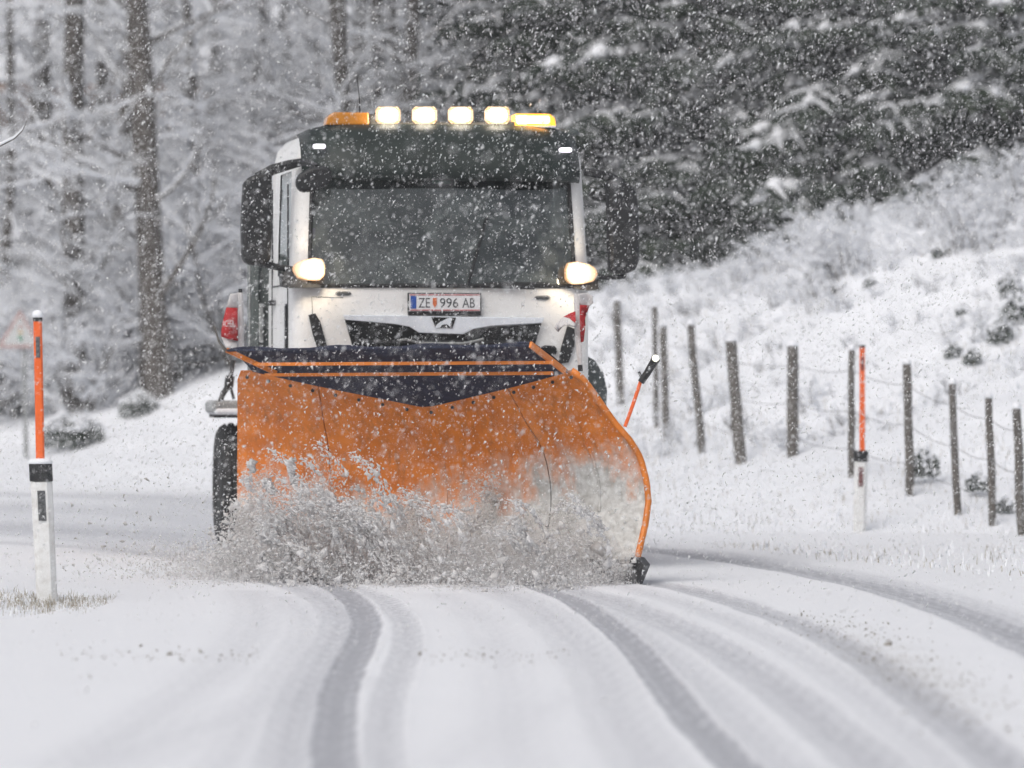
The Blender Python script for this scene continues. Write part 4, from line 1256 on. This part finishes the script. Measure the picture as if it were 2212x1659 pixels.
def spruce(seed, H, snowy=.3, spread=3.0):
    rg = np.random.default_rng(seed)
    o = empty('spruce_tree', (0, 0, 0))
    tk, cr, sn = TB(), TB(), TB()
    z = np.linspace(-.4, H, 10)
    tk.tube(np.stack([0 * z, 0 * z, z], -1), .19 * (1 - z.clip(0) / H * .95) + .01, 8)
    Q = []
    zz = .3
    while zz < H - .3:
        for k in range(6):
            a = rg.uniform(0, 2 * math.pi); L = (spread * (1 - zz / H) + .25) * rg.uniform(.7, 1.1)
            out = np.array([math.cos(a), math.sin(a), 0]); side = np.array([-math.sin(a), math.cos(a), 0])
            nseg = 8; t = np.linspace(0, 1, nseg + 1)
            droop = rg.uniform(.25, .5)
            ax = out[None] * (t * L)[:, None] + np.array([0, 0, 1.0])[None] * (zz + .10 * t * L - droop * L * t ** 1.6 + .12 * L * t ** 4)[:, None]
            cr.tube(ax, .028 * (1 - t * .85), 3)
            for i in range(1, nseg + 1):
                for rep in range(3):
                    for sgn in (-1, 1):
                        tw = L * rg.uniform(.14, .30) * (1.15 - .6 * t[i]) + .10
                        dn = side * sgn * rg.uniform(.5, 1) + out * rg.uniform(.2, .8) + np.array([0, 0, rg.uniform(-.9, -.05)])
                        dn /= np.linalg.norm(dn)
                        p0 = ax[i] - out * rg.uniform(0, L / nseg); p1 = p0 + dn * tw
                        wv = np.cross(dn, rg.normal(0, 1, 3)); wv /= np.linalg.norm(wv) + 1e-9
                        w = rg.uniform(.035, .075)
                        pm = (p0 + p1) / 2 + np.array([0, 0, .02])
                        Q.append([p0, pm + wv * w, p1, pm - wv * w])
                        wv2 = np.cross(dn, wv)
                        Q.append([p0, pm + wv2 * w, p1, pm - wv2 * w])
            if rg.random() < snowy:
                c = ax.copy(); c[:, 2] += .05
                s0 = int(rg.integers(1, 4))
                heavy = rg.random() < .10
                wd = np.sin(np.linspace(.25, math.pi, nseg + 1 - s0)) * L * rg.uniform(.04, .08) * (1.0 if heavy else .28) + .008
                for i in range(s0, nseg):
                    if rg.random() < (.95 if heavy else .34):
                        e = out * rg.uniform(.06, .13) + np.array([0, 0, -.03]); rr = rg.uniform(.035, .085) * (1.9 if heavy else 1.0)
                        cc = c[i] + side * rg.normal(0, .05)
                        sn.tube(np.array([cc - e * 1.3, cc - e * .6, cc + e * .5, cc + e * 1.3]), np.array([.02, rr, rr * .9, .02]), 6)
                for i in range(max(2, s0), nseg):
                    for sgn in (-1, 1):
                        l2 = L * rg.uniform(.06, .2)
                        e = c[i] + side * sgn * l2 + out * l2 * .5 + np.array([0, 0, -l2 * .45])
                        mid = (c[i] + e) / 2 + np.array([0, 0, .03])
                        sn.tube(np.array([c[i], mid, e]), np.array([.05, .05, .012]) * rg.uniform(.7, 1.5) * (1.0 if heavy else .42), 4)
        zz += rg.uniform(.16, .26) * (1 if zz < 9 else 1.8)
    cr.quads(Q)
    tk.build('trunk', MATS['bark_dark'], o, True)
    cr.build('crown', MATS['needles'], o)
    sn.build('snow_load', MATS['tree_snow'], o, True)
    return o

def put(o, x, y, rz=0.0, s=1.0, dz=0.0, sz=None):
    o.location = (x, y, gz(x, y) + dz); o.rotation_euler = (0, 0, rz); o.scale = (s, s, sz or s)
    return o
def copy_tree(o):
    c = o.copy(); COL.objects.link(c)
    for ch in list(o.children):
        k = ch.copy(); COL.objects.link(k); k.parent = c
    return c
def spread(protos, spots, labels, cat, group, where=None):
    used = set()
    for i, (px, d, rz, s, kind) in enumerate(spots):
        o = protos[kind] if kind not in used else copy_tree(protos[kind])
        used.add(kind)
        put(o, (px - CX) / F * d, d, rz, s)
        lab = labels[kind] if isinstance(labels, (list, tuple)) else labels
        tag(o, lab + (where(px) if where else ''), cat, group)

# tall bare trees of the left wood
bt = [bare_tree(11, 15, .19, (40, 7, 4)), bare_tree(23, 14, .13, (38, 7, 4), (.02, 0)), bare_tree(37, 12, .085, (34, 7, 4), (-.02, 0)), bare_tree(41, 16, .21, (40, 7, 4), (-.04, 0))]
spread(bt, [
    (352, 77.2, .3, 1.0, 3), (165, 79.5, 2.8, 1.0, 0), (60, 92, 4.2, 1.0, 1), (455, 88, .4, 1.0, 2), (492, 90, 1.9, 1.0, 1), (225, 90, 2.9, 1.0, 1),
    (758, 86, 4.0, 1.05, 1), (822, 90, 2.2, 1.0, 2), (868, 83, 5.2, 1.0, 2), (590, 94, .9, 1.0, 2), (670, 90, 3.3, 1.0, 2), (960, 88, 1.5, 1.0, 2), (1030, 90, 2.6, 1.0, 2),
    (1090, 84, .7, .9, 2), (540, 86, 1.0, 1.0, 2), (1150, 92, 3.0, 1.0, 2), (110, 88, .5, 1.0, 1), (20, 86, 3.0, 1.0, 2), (255, 86, 5.1, 1.0, 1), (300, 92, .9, 1.0, 1), (425, 84, 3.6, 1.0, 2), (735, 92, .2, 1.0, 1), (640, 86, 4.4, 1.0, 2), (905, 92, 2.9, 1.0, 1), (520, 96, 5.5, 1.0, 1), (385, 91, 2.4, 1.0, 1), (195, 94, 4.9, 1.0, 2), (1000, 95, 3.9, 1.0, 1), (318, 78.6, 1.2, 1.15, 1), (748, 80, 2.0, 1.2, 1), (872, 81, 5.0, 1.1, 1), (815, 84, 3.0, 1.0, 1), (-90, 86, 1.0, 1.0, 1), (-190, 92, 2.0, 1.0, 2), (-290, 87, 3.0, 1.0, 1)],
    ['thick straight snow dusted trunk left of the leaning one', 'slender bare tree with snowy branches', 'thin young bare tree with snowy twigs', 'big leaning bare trunk rooted at the edge of the left bank'],
    'tree', 'bare trees of the snowy wood', lambda px: '' if px in (352, 165) else ', behind the truck cab' if px > 560 else ', between the big trunk and the truck' if px > 352 else ', between the two thick trunks' if px > 165 else ', near the chalet')
# snow laden undergrowth
ub = [shrub(51, 2.9, 14, (0, 9, 6), 1.15), shrub(52, 2.2, 14, (0, 9, 6), 1.3), shrub(53, 3.8, 13, (0, 10, 6), 1.0)]
spots = []
rs_ = random.Random(5)
for d, n in ((79.5, 9), (83, 11), (88, 12), (95, 12)):
    spots += [(-150 - 130 * q_ + rs_.uniform(-30, 30), d, rs_.uniform(0, 6.28), 1.1, 0) for q_ in range(2)]
    for k in range(n):
        px = -80 + (1180 * (k + rs_.uniform(-.3, .3)) / n)
        spots.append((px, d + rs_.uniform(-1, 1), rs_.uniform(0, 6.28), rs_.uniform(.8, 1.15) * (1.0 if d < 84 else 1.2) * (1.0 if px < 380 else 1.3), rs_.choice([0, 1, 2])))
spread(ub, spots, ['wide snow laden bush of the wood', 'low dense snow laden bush of the wood', 'tall sparse snow laden bush of the wood'], 'bush', 'snow laden bushes of the wood', lambda px: ' behind the truck cab' if px > 560 else ' between the leaning trunk and the truck' if px > 352 else ' between the two thick trunks' if px > 165 else ' beside the triangular sign')

# spruces of the dark right side
sp_ = [spruce(61, 15, .75, 3.0), spruce(62, 13, .9, 2.6)]
spread(sp_, [(1180, 84, .2, 1.0, 0), (1300, 81, 1.4, 1.0, 0), (1440, 84, 2.2, 1.05, 1), (1560, 80, .8, 1.0, 0), (1680, 84, 3.1, 1.1, 0), (1800, 80, 4.4, 1.0, 1),
             (1920, 78, 5.0, 1.0, 0), (2050, 81, .6, 1.05, 0), (2160, 76, 1.7, 1.0, 1), (2290, 78, 2.5, 1.1, 0), (2010, 90, 3.5, 1.2, 0), (1620, 92, 1.2, 1.2, 0), (1370, 92, 4.2, 1.2, 0), (1230, 94, 5.7, 1.2, 0), (1850, 92, .1, 1.2, 0)],
       ['dark spruce with drooping boughs', 'dark spruce with heavy snow on its boughs'], 'tree', 'dark spruces behind the right bank', lambda px: ' behind the truck mirror' if px < 1450 else ' above the upper fence posts' if px < 1760 else ' above the high part of the bank')

# roadside tree at the left whose snowy twig reaches into view
rg = np.random.default_rng(3)
tw = tag(empty('roadside_tree', (-4.35, 35.0, 0)), 'bare roadside tree with a thin snowy twig hanging beside the marker post', 'tree')
tk, cr, sn = TB(), TB(), TB()
zt = np.linspace(-.2, 5.0, 9)
tk.tube(np.stack([.05 * np.sin(zt), 0 * zt, zt], -1), .09 * (1 - zt.clip(0) / 7), 8)
def twl(pts, r, d=35.0):
    q = [P(x, y, d) - tw.location for x, y in pts]; return np.array([tuple(p) for p in q])
limb = twl([(-330, 250), (-220, 300), (-110, 325), (-40, 322), (0, 315), (30, 300), (48, 282), (57, 262)], 0)
cr.tube(limb, np.array([.03, .024, .018, .010, .007, .006, .005, .003]), 5)
sl = limb.copy(); sl[:, 2] += np.array([.03, .025, .02, .014, .011, .010, .006, .002])
sn.tube(sl, np.array([.03, .026, .02, .013, .011, .009, .005, .002]), 5)
for k in range(16):
    z0 = rg.uniform(2.2, 4.9); a = rg.uniform(1.8, 4.5)
    p0 = np.array([0, 0, z0]); q = [p0]
    dd = np.array([math.cos(a), math.sin(a), .5])
    for i in range(5): dd = dd + rg.normal(0, .15, 3); q.append(q[-1] + dd * .25)
    q = np.array(q); cr.tube(q, np.linspace(.02, .004, 6), 4); q2 = q.copy(); q2[:, 2] += .012; sn.tube(q2, np.linspace(.02, .006, 6), 4)
tk.build('trunk', MATS['bark'], tw, True); cr.build('branches', MATS['twig'], tw); sn.build('snow_load', MATS['tree_snow'], tw)

# ------------------------------------------------------------------ hillside plants and grass
hp = [shrub(71, .38, 10, (0, 6, 4), .9, 'hillside_plant'), shrub(72, .55, 9, (0, 7, 4), .8, 'hillside_plant'), shrub(73, .28, 12, (0, 5, 3), .5, 'hillside_plant')]
spots = []
rs_ = random.Random(9)
def hill_hit(px, py):
    for d in np.arange(47, 76, .25):
        p = P(px, py, d)
        if gz(p.x, p.y) >= p.z: return d
    return None
CR_X = [c[0] for c in CREST]; CR_Y = [c[1] for c in CREST]
for k in range(105):
    px = rs_.uniform(1300, 2330); yc = float(np.interp(px, CR_X, CR_Y))
    py = yc + (rs_.random() ** 1.6) * 420 + 5
    d = hill_hit(px, py)
    if d and d > 51: spots.append((px, d, rs_.uniform(0, 6.28), rs_.uniform(.5, 1.15), rs_.choice([0, 1, 2, 2])))
for px in range(1310, 2300, 60):
    d = hill_hit(px + rs_.uniform(-10, 10), float(np.interp(px, CR_X, CR_Y)) + 6)
    spots.append((px, (d or 68) + .3, rs_.uniform(0, 6.28), rs_.uniform(.7, 1.2), rs_.choice([0, 1])))
for k in range(34):
    px = rs_.uniform(1750, 2300); d = hill_hit(px, float(np.interp(px, CR_X, CR_Y)) + rs_.uniform(0, 110))
    if d: spots.append((px, d, rs_.uniform(0, 6.28), rs_.uniform(.9, 1.5), rs_.choice([1, 2])))
spread(hp, spots, ['small snow bent plant on the right hillside', 'taller snow covered plant on the right hillside', 'low dark plant poking from the hillside snow'], 'plant', 'plants on the snowy hillside')
# dark leafy plants that show through the snow
def leafy(seed, n, R0, H0):
    rg = np.random.default_rng(seed)
    o = empty('leafy_plant', (0, 0, 0)); Q, S = TB(), TB(); L = []
    for k in range(n):
        a = rg.uniform(0, 6.28); r = R0 * math.sqrt(rg.random()); z = H0 * rg.random() * (1 - .5 * r / R0)
        p = np.array([r * math.cos(a), r * math.sin(a), z]); u = rg.normal(0, 1, 3); u /= np.linalg.norm(u); w = np.cross(u, rg.normal(0, 1, 3)); w /= np.linalg.norm(w)
        s = rg.uniform(.02, .05); L.append([p - u * s, p + w * s * .5, p + u * s, p - w * s * .5])
    Q.quads(L)
    for k in range(n // 12):
        a = rg.uniform(0, 6.28); r = R0 * math.sqrt(rg.random()); z = H0 * (1 - .5 * r / R0)
        c = np.array([r * math.cos(a), r * math.sin(a), z]); S.tube(np.array([c - [.06, 0, .02], c, c + [.06, 0, -.02]]), np.array([.01, .035, .01]), 5)
    Q.build('leaves', MATS['needles'], o); S.build('snow_load', MATS['tree_snow'], o, True)
    return o
lp = [leafy(81, 260, .22, .42)]
sp2 = []
for (px, py, s) in ((1995, 1040, .75), (2110, 1075, .5), (2195, 705, .9), (2160, 745, .7), (2180, 640, .6), (2100, 790, .5), (2030, 560, .5), (1760, 610, .6), (2060, 780, .5), (1800, 640, .4), (1880, 633, .4), (2185, 655, .6), (2170, 1110, .4), (1700, 650, .35), (2080, 690, .4), (1960, 640, .3)):
    d = hill_hit(px, py)
    if d: sp2.append((px, d, random.uniform(0, 6.28), s, 0))
spread(lp, sp2, 'dark green leafy plant showing through the hillside snow', 'plant', 'leafy plants on the hillside')
# snowy stumps and bushes at the foot of the left wood
lb_ = [leafy(85, 900, .42, .6)]
spread(lb_, [(137, 74.0, .3, .85, 0), (187, 74.2, 1.3, .62, 0), (300, 76.0, 2.2, .7, 0)], 'dark low bush under snow at the foot of the left wood', 'bush', 'dark bushes below the wood')

wb = [leafy(86, 1300, .5, .75)]
spots = []
rs_ = random.Random(13)
for k in range(16):
    spots.append((rs_.uniform(-20, 1050), rs_.uniform(81, 90), rs_.uniform(0, 6.28), rs_.uniform(1.2, 2.6), 0))
spread(wb, spots, 'dark leafy evergreen bush among the snowy twigs of the wood', 'bush', 'evergreen bushes in the wood')

def blades(n, spot, h, w, seed, lean=.5):
    rg = np.random.default_rng(seed); V, Fq, tint = [], [], []
    xy = spot(rg, n)
    z = ground_z(xy[:, 0], xy[:, 1])
    a = rg.uniform(0, 2 * math.pi, n); hh = h * rg.uniform(.35, 1.2, n); ln = lean * rg.uniform(0, 1.2, n)
    dx, dy = np.cos(a) * ln * hh, np.sin(a) * ln * hh
    b = np.stack([xy[:, 0], xy[:, 1], z - .02], -1)
    m = b + np.stack([dx * .35, dy * .35, hh * .65], -1)
    t = b + np.stack([dx, dy, hh * (1 - .4 * np.clip(ln, 0, 1))], -1)
    s = np.stack([np.sin(a) * w, -np.cos(a) * w * .3, 0 * a], -1); s[:, 0] = np.where(np.abs(s[:, 0]) < w * .4, w * .4, s[:, 0])
    V = np.stack([b - s, b + s, m + s * .8, m - s * .8, t + s * .25, t - s * .25], 1).reshape(-1, 3)
    i = np.arange(n)[:, None] * 6
    Fq = np.concatenate([i + np.array([[0, 1, 2, 3]]), i + np.array([[3, 2, 4, 5]])])
    return V, Fq
def near_post(rg, n):
    r = np.abs(rg.normal(0, .5, n)); x = POST_L.x + .42 - np.abs(rg.normal(0, .55, n)) * 1.1; y = POST_L.y + rg.normal(-.1, .55, n)
    return np.stack([x, y], -1)
V, Fq = blades(2600, near_post, .085, .0022, 1, .9); V[:, 2] += .07 * np.exp(-((V[:, 0] - (POST_L.x - .75)) / .95) ** 2)
o = np_mesh('grass', V, Fq, MATS['dry_grass']); tag(o, 'frosted dry grass round the foot of the near marker post', 'grass', None, 'stuff')
V, Fq = blades(1800, near_post, .07, .004, 2, 1.2); V[:, 2] += .08 * np.exp(-((V[:, 0] - (POST_L.x - .75)) / .95) ** 2)
o = np_mesh('snowy_grass', V, Fq, MATS['tree_snow']); tag(o, 'snow lying on grass round the foot of the near marker post', 'grass', None, 'stuff')
def right_verge(rg, n):
    x = rg.uniform(1.0, 9, n); y = 37 + rg.uniform(0, 1, n) ** .8 * 32
    y = np.maximum(y, 47.5 - (x - 1.5) * 4.2 + rg.normal(0, .5, n))
    return np.stack([x, y], -1)
V, Fq = blades(9000, right_verge, .12, .006, 3, 1.0)
o = np_mesh('verge_grass', V, Fq, MATS['tree_snow']); tag(o, 'snow coated grass on the right verge and hillside', 'grass', None, 'stuff')
V, Fq = blades(4500, right_verge, .12, .004, 4, .9)
o = np_mesh('dry_verge_grass', V, Fq, MATS['dry_grass']); tag(o, 'dry grass tips showing through the snow of the right verge', 'grass', None, 'stuff')

# ------------------------------------------------------------------ crumbs of dirty snow on the road
def chunks(C, S, rg, tint, stretch=1.0, dirs=None, slim=False):
    """irregular lumps: 6-vertex bipyramids, squashed and turned at random"""
    n = len(C)
    base = np.array([[1, 0, 0], [-.5, .87, 0], [-.5, -.87, 0], [.1, .1, .8], [-.1, -.05, -.8]], float)
    B = base[None] * rg.uniform(.6, 1.4, (n, 5, 1)) + rg.normal(0, .12, (n, 5, 3))
    B[:, :, 0] *= stretch
    q = rg.normal(0, 1, (n, 4)); q /= np.linalg.norm(q, axis=1)[:, None]
    w, x, y, z = q.T
    Rm = np.stack([1 - 2 * (y * y + z * z), 2 * (x * y - z * w), 2 * (x * z + y * w), 2 * (x * y + z * w), 1 - 2 * (x * x + z * z), 2 * (y * z - x * w), 2 * (x * z - y * w), 2 * (y * z + x * w), 1 - 2 * (x * x + y * y)], -1).reshape(n, 3, 3)
    if dirs is not None:
        e = dirs / np.linalg.norm(dirs, axis=1)[:, None]; u = np.cross(e, rg.normal(0, 1, (n, 3))); u /= np.linalg.norm(u, axis=1)[:, None]
        Rm = np.stack([e, u, np.cross(e, u)], -1)
    V = np.einsum('nij,nkj->nki', Rm, B) * S[:, None, None] + C[:, None, :]
    f = np.array([[0, 1, 3], [1, 2, 3], [2, 0, 3], [1, 0, 4], [2, 1, 4], [0, 2, 4]])
    if slim:
        V = V[:, :4]; f = np.array([[0, 1, 3], [1, 2, 3], [2, 0, 3], [2, 1, 0]])
        return V.reshape(-1, 3), (np.arange(n)[:, None, None] * 4 + f[None]).reshape(-1, 3), np.repeat(tint, 4)
    Fc = (np.arange(n)[:, None, None] * 5 + f[None]).reshape(-1, 3)
    return V.reshape(-1, 3), Fc, np.repeat(tint, 5)
rg = np.random.default_rng(15)
C = []
dp = TR[7][0]
for k in range(1500):
    q = dp[int(rg.integers(0, len(dp)))]
    if not 22 < q[1] < 33: continue
    C.append((q[0] + .10 + rg.normal(0, .16) + abs(rg.normal(0, .12)), q[1] + rg.normal(0, .3), .004))
for (xa, xb, yy, n) in ((120, 560, 1418, 150), (900, 1230, 1417, 110), (20, 200, 1464, 8)):
    for k in range(n):
        p = G(rg.uniform(xa, xb), yy + rg.normal(0, 9) + 9 * math.sin(k * .7)); C.append((p.x, p.y, .003))
C = np.array(C); S = rg.lognormal(math.log(.0042), .5, len(C))
V, Fc, tn = chunks(C, S, rg, rg.random(len(C)))
o = np_mesh('road_crumbs', V, Fc, MATS['mud']); tag(o, 'crumbs of dirty snow and grit scattered over the road', None, None, 'stuff')

# ------------------------------------------------------------------ snow thrown up by the blade
rg = np.random.default_rng(21)
PXS = [470, 513, 580, 650, 720, 770, 850, 950, 1100, 1200, 1300, 1390]
TOP = [.08, .50, .66, .78, .76, .60, .46, .52, .60, .50, .42, .22]
DEN = [.5, .9, 1.0, 1.0, 1.0, .95, .9, .9, .9, .85, .75, .5]
def spray_points(n, k=1.0, spread_f=.55, hp_=1.25):
    px = rg.uniform(470, 1392, n); keep = rg.random(n) < np.interp(px, PXS, DEN); px = px[keep]
    t = np.interp(px, PXS, TOP); h = t * rg.random(len(px)) ** hp_ * k + .004
    bumpy = .75 + .5 * np.sin(px * .021 + 1.2) * np.sin(px * .057)
    h *= np.clip(bumpy, .5, 1.25)
    fwd = np.abs(rg.normal(0, spread_f, len(px))) * (.45 + .9 * (1 - h / (t + .05)).clip(0)) * np.interp(px, [470, 520, 640], [.1, .25, 1.0]) + .03
    out = []
    for x, hh, f in zip(px, h, fwd):
        u = edge_u(x, hh); p = PL + DV * u - NV * (back(hh) - f)
        out.append((p.x, p.y, hh))
    return np.array(out), h / t
C, hr = spray_points(9000)
S = rg.lognormal(math.log(.0078), .62, len(C)).clip(.003, .045) * np.where((C[:, 0] < -1.0) & (rg.random(len(C)) < .12), 1.9, 1.0)
# clumps: pull points together so that the spray has body and gaps
cl = C[rg.integers(0, len(C), 520)]
pick = rg.random(len(C)) < .62
src = cl[rg.integers(0, len(cl), len(C))]
C2 = np.where(pick[:, None], src + rg.normal(0, .045, C.shape) * np.array([1, 1, 1.1]), C)
C2[:, 2] = C2[:, 2].clip(.004)
V1, F1, t1 = chunks(C2, S, rg, (rg.beta(3.2, 1.2, len(C)) * (1 - .12 * (C2[:, 0] > -.8))).clip(0, 1), 1.25)
# long tongues of thrown snow
TG = []
for (x0, y0, x1, y1, r) in ((628, 995, 637, 1045, .022), (642, 1092, 690, 1104, .04), (692, 1062, 730, 1096, .030), (600, 1120, 612, 1150, .035), (560, 1150, 590, 1180, .04), (735, 1090, 790, 1130, .045),
                            (575, 1040, 590, 1062, .02), (540, 1000, 546, 1016, .012), (700, 1130, 770, 1180, .05), (620, 1180, 640, 1235, .04), (560, 1200, 600, 1240, .04), (780, 1150, 850, 1180, .04)):
    for k in range(60):
        t = rg.random(); d = 37.75 - (x0 - 900) / 900 * .7
        p = P(x0 + (x1 - x0) * t, y0 + (y1 - y0) * t, d - .12); TG.append((p.x + rg.normal(0, r * .5), p.y + rg.normal(0, r), max(.01, p.z + rg.normal(0, r * .5))))
TG = np.array(TG)
JD = []; JS = []; JC = []
for k in range(64):          # jets of snow curling off the blade towards the kerb side
    x0 = rg.uniform(600, 900) if k < 46 else rg.uniform(900, 1330); y0 = rg.uniform(1150, 1245)
    reach = rg.uniform(50, 190) * (1.0 if k < 46 else .55); lift = rg.uniform(70, 240) * (1.0 if k < 46 else .55)
    d = 38.15 - (x0 - 516) / 870 * 1.1 - rg.uniform(.1, .45)
    nn = int(rg.integers(50, 120)); wj = rg.uniform(.010, .035)
    for q in range(nn):
        t = rg.random() ** .8
        xx = max(530, x0 - reach * t); yy = y0 - lift * (1.9 * t - 1.1 * t * t)
        p = P(xx, yy, d - .10 * t); JC.append((p.x + rg.normal(0, wj * (.4 + t)), p.y + rg.normal(0, wj * 1.5), max(.01, p.z + rg.normal(0, wj * (.4 + t)))))
        JD.append((-reach, rg.normal(0, 8), lift * (1.9 - 2.2 * t))); JS.append(rg.lognormal(math.log(.0085), .5) * (1.25 - .7 * t))
JC = np.array(JC); JC[:, 2] = JC[:, 2].clip(.01)
VJ, FJ, tJ = chunks(JC, np.array(JS).clip(.002, .032), rg, rg.uniform(.72, 1, len(JC)), 1.8, np.array(JD))
V2, F2, t2 = chunks(TG, rg.uniform(.012, .030, len(TG)), rg, rg.uniform(.8, 1, len(TG)), 1.3)
# fine powder drifting off the blade and low to the left
C3, _ = spray_points(36000, 1.1, .6, 1.15)
S3 = rg.lognormal(math.log(.0046), .4, len(C3))
V3, F3, t3 = chunks(C3, S3, rg, rg.uniform(.5, 1, len(C3)), 1.2)
n4 = 2600
px4 = 505 - np.abs(rg.normal(0, 130, n4)); h4 = np.abs(rg.normal(0, .13, n4)) + .004; d4 = 38.7 + rg.normal(0, .5, n4)
C4 = np.stack([(px4 - CX) / F * d4, d4, h4], -1)
V4, F4, t4 = chunks(C4, rg.lognormal(math.log(.0055), .5, n4), rg, rg.uniform(.45, 1, n4), 1.2)
# brown bits of turf flung to the left
n5 = 46
px5 = rg.uniform(140, 480, n5); py5 = rg.uniform(1030, 1240, n5); d5 = rg.uniform(36, 39, n5)
C5 = np.array([tuple(P(a, b, c)) for a, b, c in zip(px5, py5, d5)]); C5[:, 2] = C5[:, 2].clip(.01)
V5, F5, t5 = chunks(C5, rg.uniform(.006, .018, n5), rg, rg.uniform(.05, .4, n5), 1.5)
offs = 0; VV, FF, TT = [], [], []
for v_, f_, t_ in ((V1, F1, t1), (VJ, FJ, tJ), (V2, F2, t2), (V3, F3, t3), (V4, F4, t4), (V5, F5, t5)):
    VV.append(v_); FF.append(f_ + offs); TT.append(t_); offs += len(v_)
o = np_mesh('snow_spray', np.concatenate(VV), np.concatenate(FF), MATS['spray_snow'], None, False, {'tint': np.concatenate(TT)})
tag(o, 'dirty snow churned and thrown up in front of the plough blade', 'snow', None, 'stuff')

# powder cloud hanging in front of the blade
m = bpy.data.materials.new('powder_cloud'); m.use_nodes = True; MATS['powder_cloud'] = m
nt = m.node_tree; nt.nodes.clear()
out = nt.nodes.new('ShaderNodeOutputMaterial'); pv = nt.nodes.new('ShaderNodeVolumePrincipled')
pv.inputs['Color'].default_value = (.975, .968, .966, 1); pv.inputs['Anisotropy'].default_value = .1
tc = N(nt, 'ShaderNodeTexCoord'); nz = N(nt, 'ShaderNodeTexNoise', Scale=3.6, Detail=5.0, Roughness=.6); nz.inputs['Distortion'].default_value = .8
nt.links.new(tc.outputs['Object'], nz.inputs['Vector'])
mr = N(nt, 'ShaderNodeMapRange'); mr.inputs['From Min'].default_value = .44; mr.inputs['From Max'].default_value = .66
mr.inputs['To Min'].default_value = 0.0; mr.inputs['To Max'].default_value = 11.0
nt.links.new(nz.outputs[0], mr.inputs['Value'])
sx = N(nt, 'ShaderNodeSeparateXYZ'); nt.links.new(tc.outputs['Object'], sx.inputs[0])
hf = N(nt, 'ShaderNodeMapRange'); hf.inputs['From Min'].default_value = .15; hf.inputs['From Max'].default_value = .85; hf.inputs['To Min'].default_value = 1.0; hf.inputs['To Max'].default_value = .25
nt.links.new(sx.outputs['Z'], hf.inputs['Value'])
mu = N(nt, 'ShaderNodeMath', operation='MULTIPLY'); nt.links.new(mr.outputs[0], mu.inputs[0]); nt.links.new(hf.outputs[0], mu.inputs[1])
nt.links.new(mu.outputs[0], pv.inputs['Density']); nt.links.new(pv.outputs[0], out.inputs['Volume'])
rings = []
for px_ in np.linspace(516, 1386, 24):
    t = float(np.interp(px_, PXS, TOP)) * (1.0 + .10 * math.sin(px_ * .045) + .07 * math.sin(px_ * .11 + 1)); w_ = float(np.interp(px_, [516, 640, 1250, 1386], [.16, .55, .5, .22]))
    ring = []
    for (f_, h_) in ((.03, .03), (.03, .4), (.03, .75), (.03, 1.0), (.25, .98), (.5, .8), (.75, .55), (1.0, .22), (1.0, .03)):
        hh = max(.02, h_ * t); u = edge_u(px_, hh); p = PL + DV * u - NV * (back(hh) - f_ * w_ - .02)
        ring.append((p.x - BASE.x, p.y - BASE.y, hh))
    rings.append(ring)
cl_ = MB().loft(rings).build('powder_cloud', m)
cl_.location = BASE
tag(cl_, 'cloud of snow powder blown up along the plough blade', 'snow', None, 'stuff')

# ------------------------------------------------------------------ falling snow
rg = np.random.default_rng(33)
DENS = 165.0
C = []
for y0 in np.arange(6, 60, 2.0):
    ym = y0 + 1; hw = ym * .0957 + 1.0; zt = 1.5 + ym * .0718 + .25
    n = rg.poisson(DENS * 2.0 * 2 * hw * zt * (1.0 if y0 >= 26 else .09))
    C.append(np.stack([rg.uniform(-hw, hw, n), rg.uniform(y0, y0 + 2, n), rg.uniform(.02, zt, n)], -1))
C = np.concatenate(C)
# keep the air inside the truck cab and behind the blade's steel free
q = C - np.array(TR_LOC); lx = _c * q[:, 0] + _s * q[:, 1]; ly = -_s * q[:, 0] + _c * q[:, 1]
ins = (np.abs(lx) < 1.2) & (ly > -.02) & (ly < 6.5) & (C[:, 2] < 3.4)
C = C[~ins]
n = len(C)
S = rg.lognormal(math.log(.0031), .50, n).clip(.0013, .0100)
dirs = np.stack([rg.normal(-.45, .45, n), rg.normal(0, .3, n), np.full(n, -1.0)], -1)
flip = rg.random(n) < .3; dirs[flip] = rg.normal(0, 1, (flip.sum(), 3))
V, Fc, tn = chunks(C, S, rg, rg.random(n), 1.9, dirs, True)
o = np_mesh('falling_snow', V, Fc, MATS['flake'], None, False, {'tint': tn})
tag(o, 'snowflakes falling through the air', 'snow', None, 'stuff')
print('flakes', n)

# ------------------------------------------------------------------ haze: snow-filled air
m = bpy.data.materials.new('haze'); m.use_nodes = True; MATS['haze'] = m
nt = m.node_tree; nt.nodes.clear()
out = nt.nodes.new('ShaderNodeOutputMaterial'); pv = nt.nodes.new('ShaderNodeVolumePrincipled')
pv.inputs['Color'].default_value = (.93, .95, .98, 1); pv.inputs['Density'].default_value = .0005; pv.inputs['Anisotropy'].default_value = .2
nt.links.new(pv.outputs[0], out.inputs['Volume'])
o = MB().box(-430, 430, -70, 640, -6, 190).build('haze', m)
tag(o, 'pale snow filled air over the whole road', None, None, 'stuff')
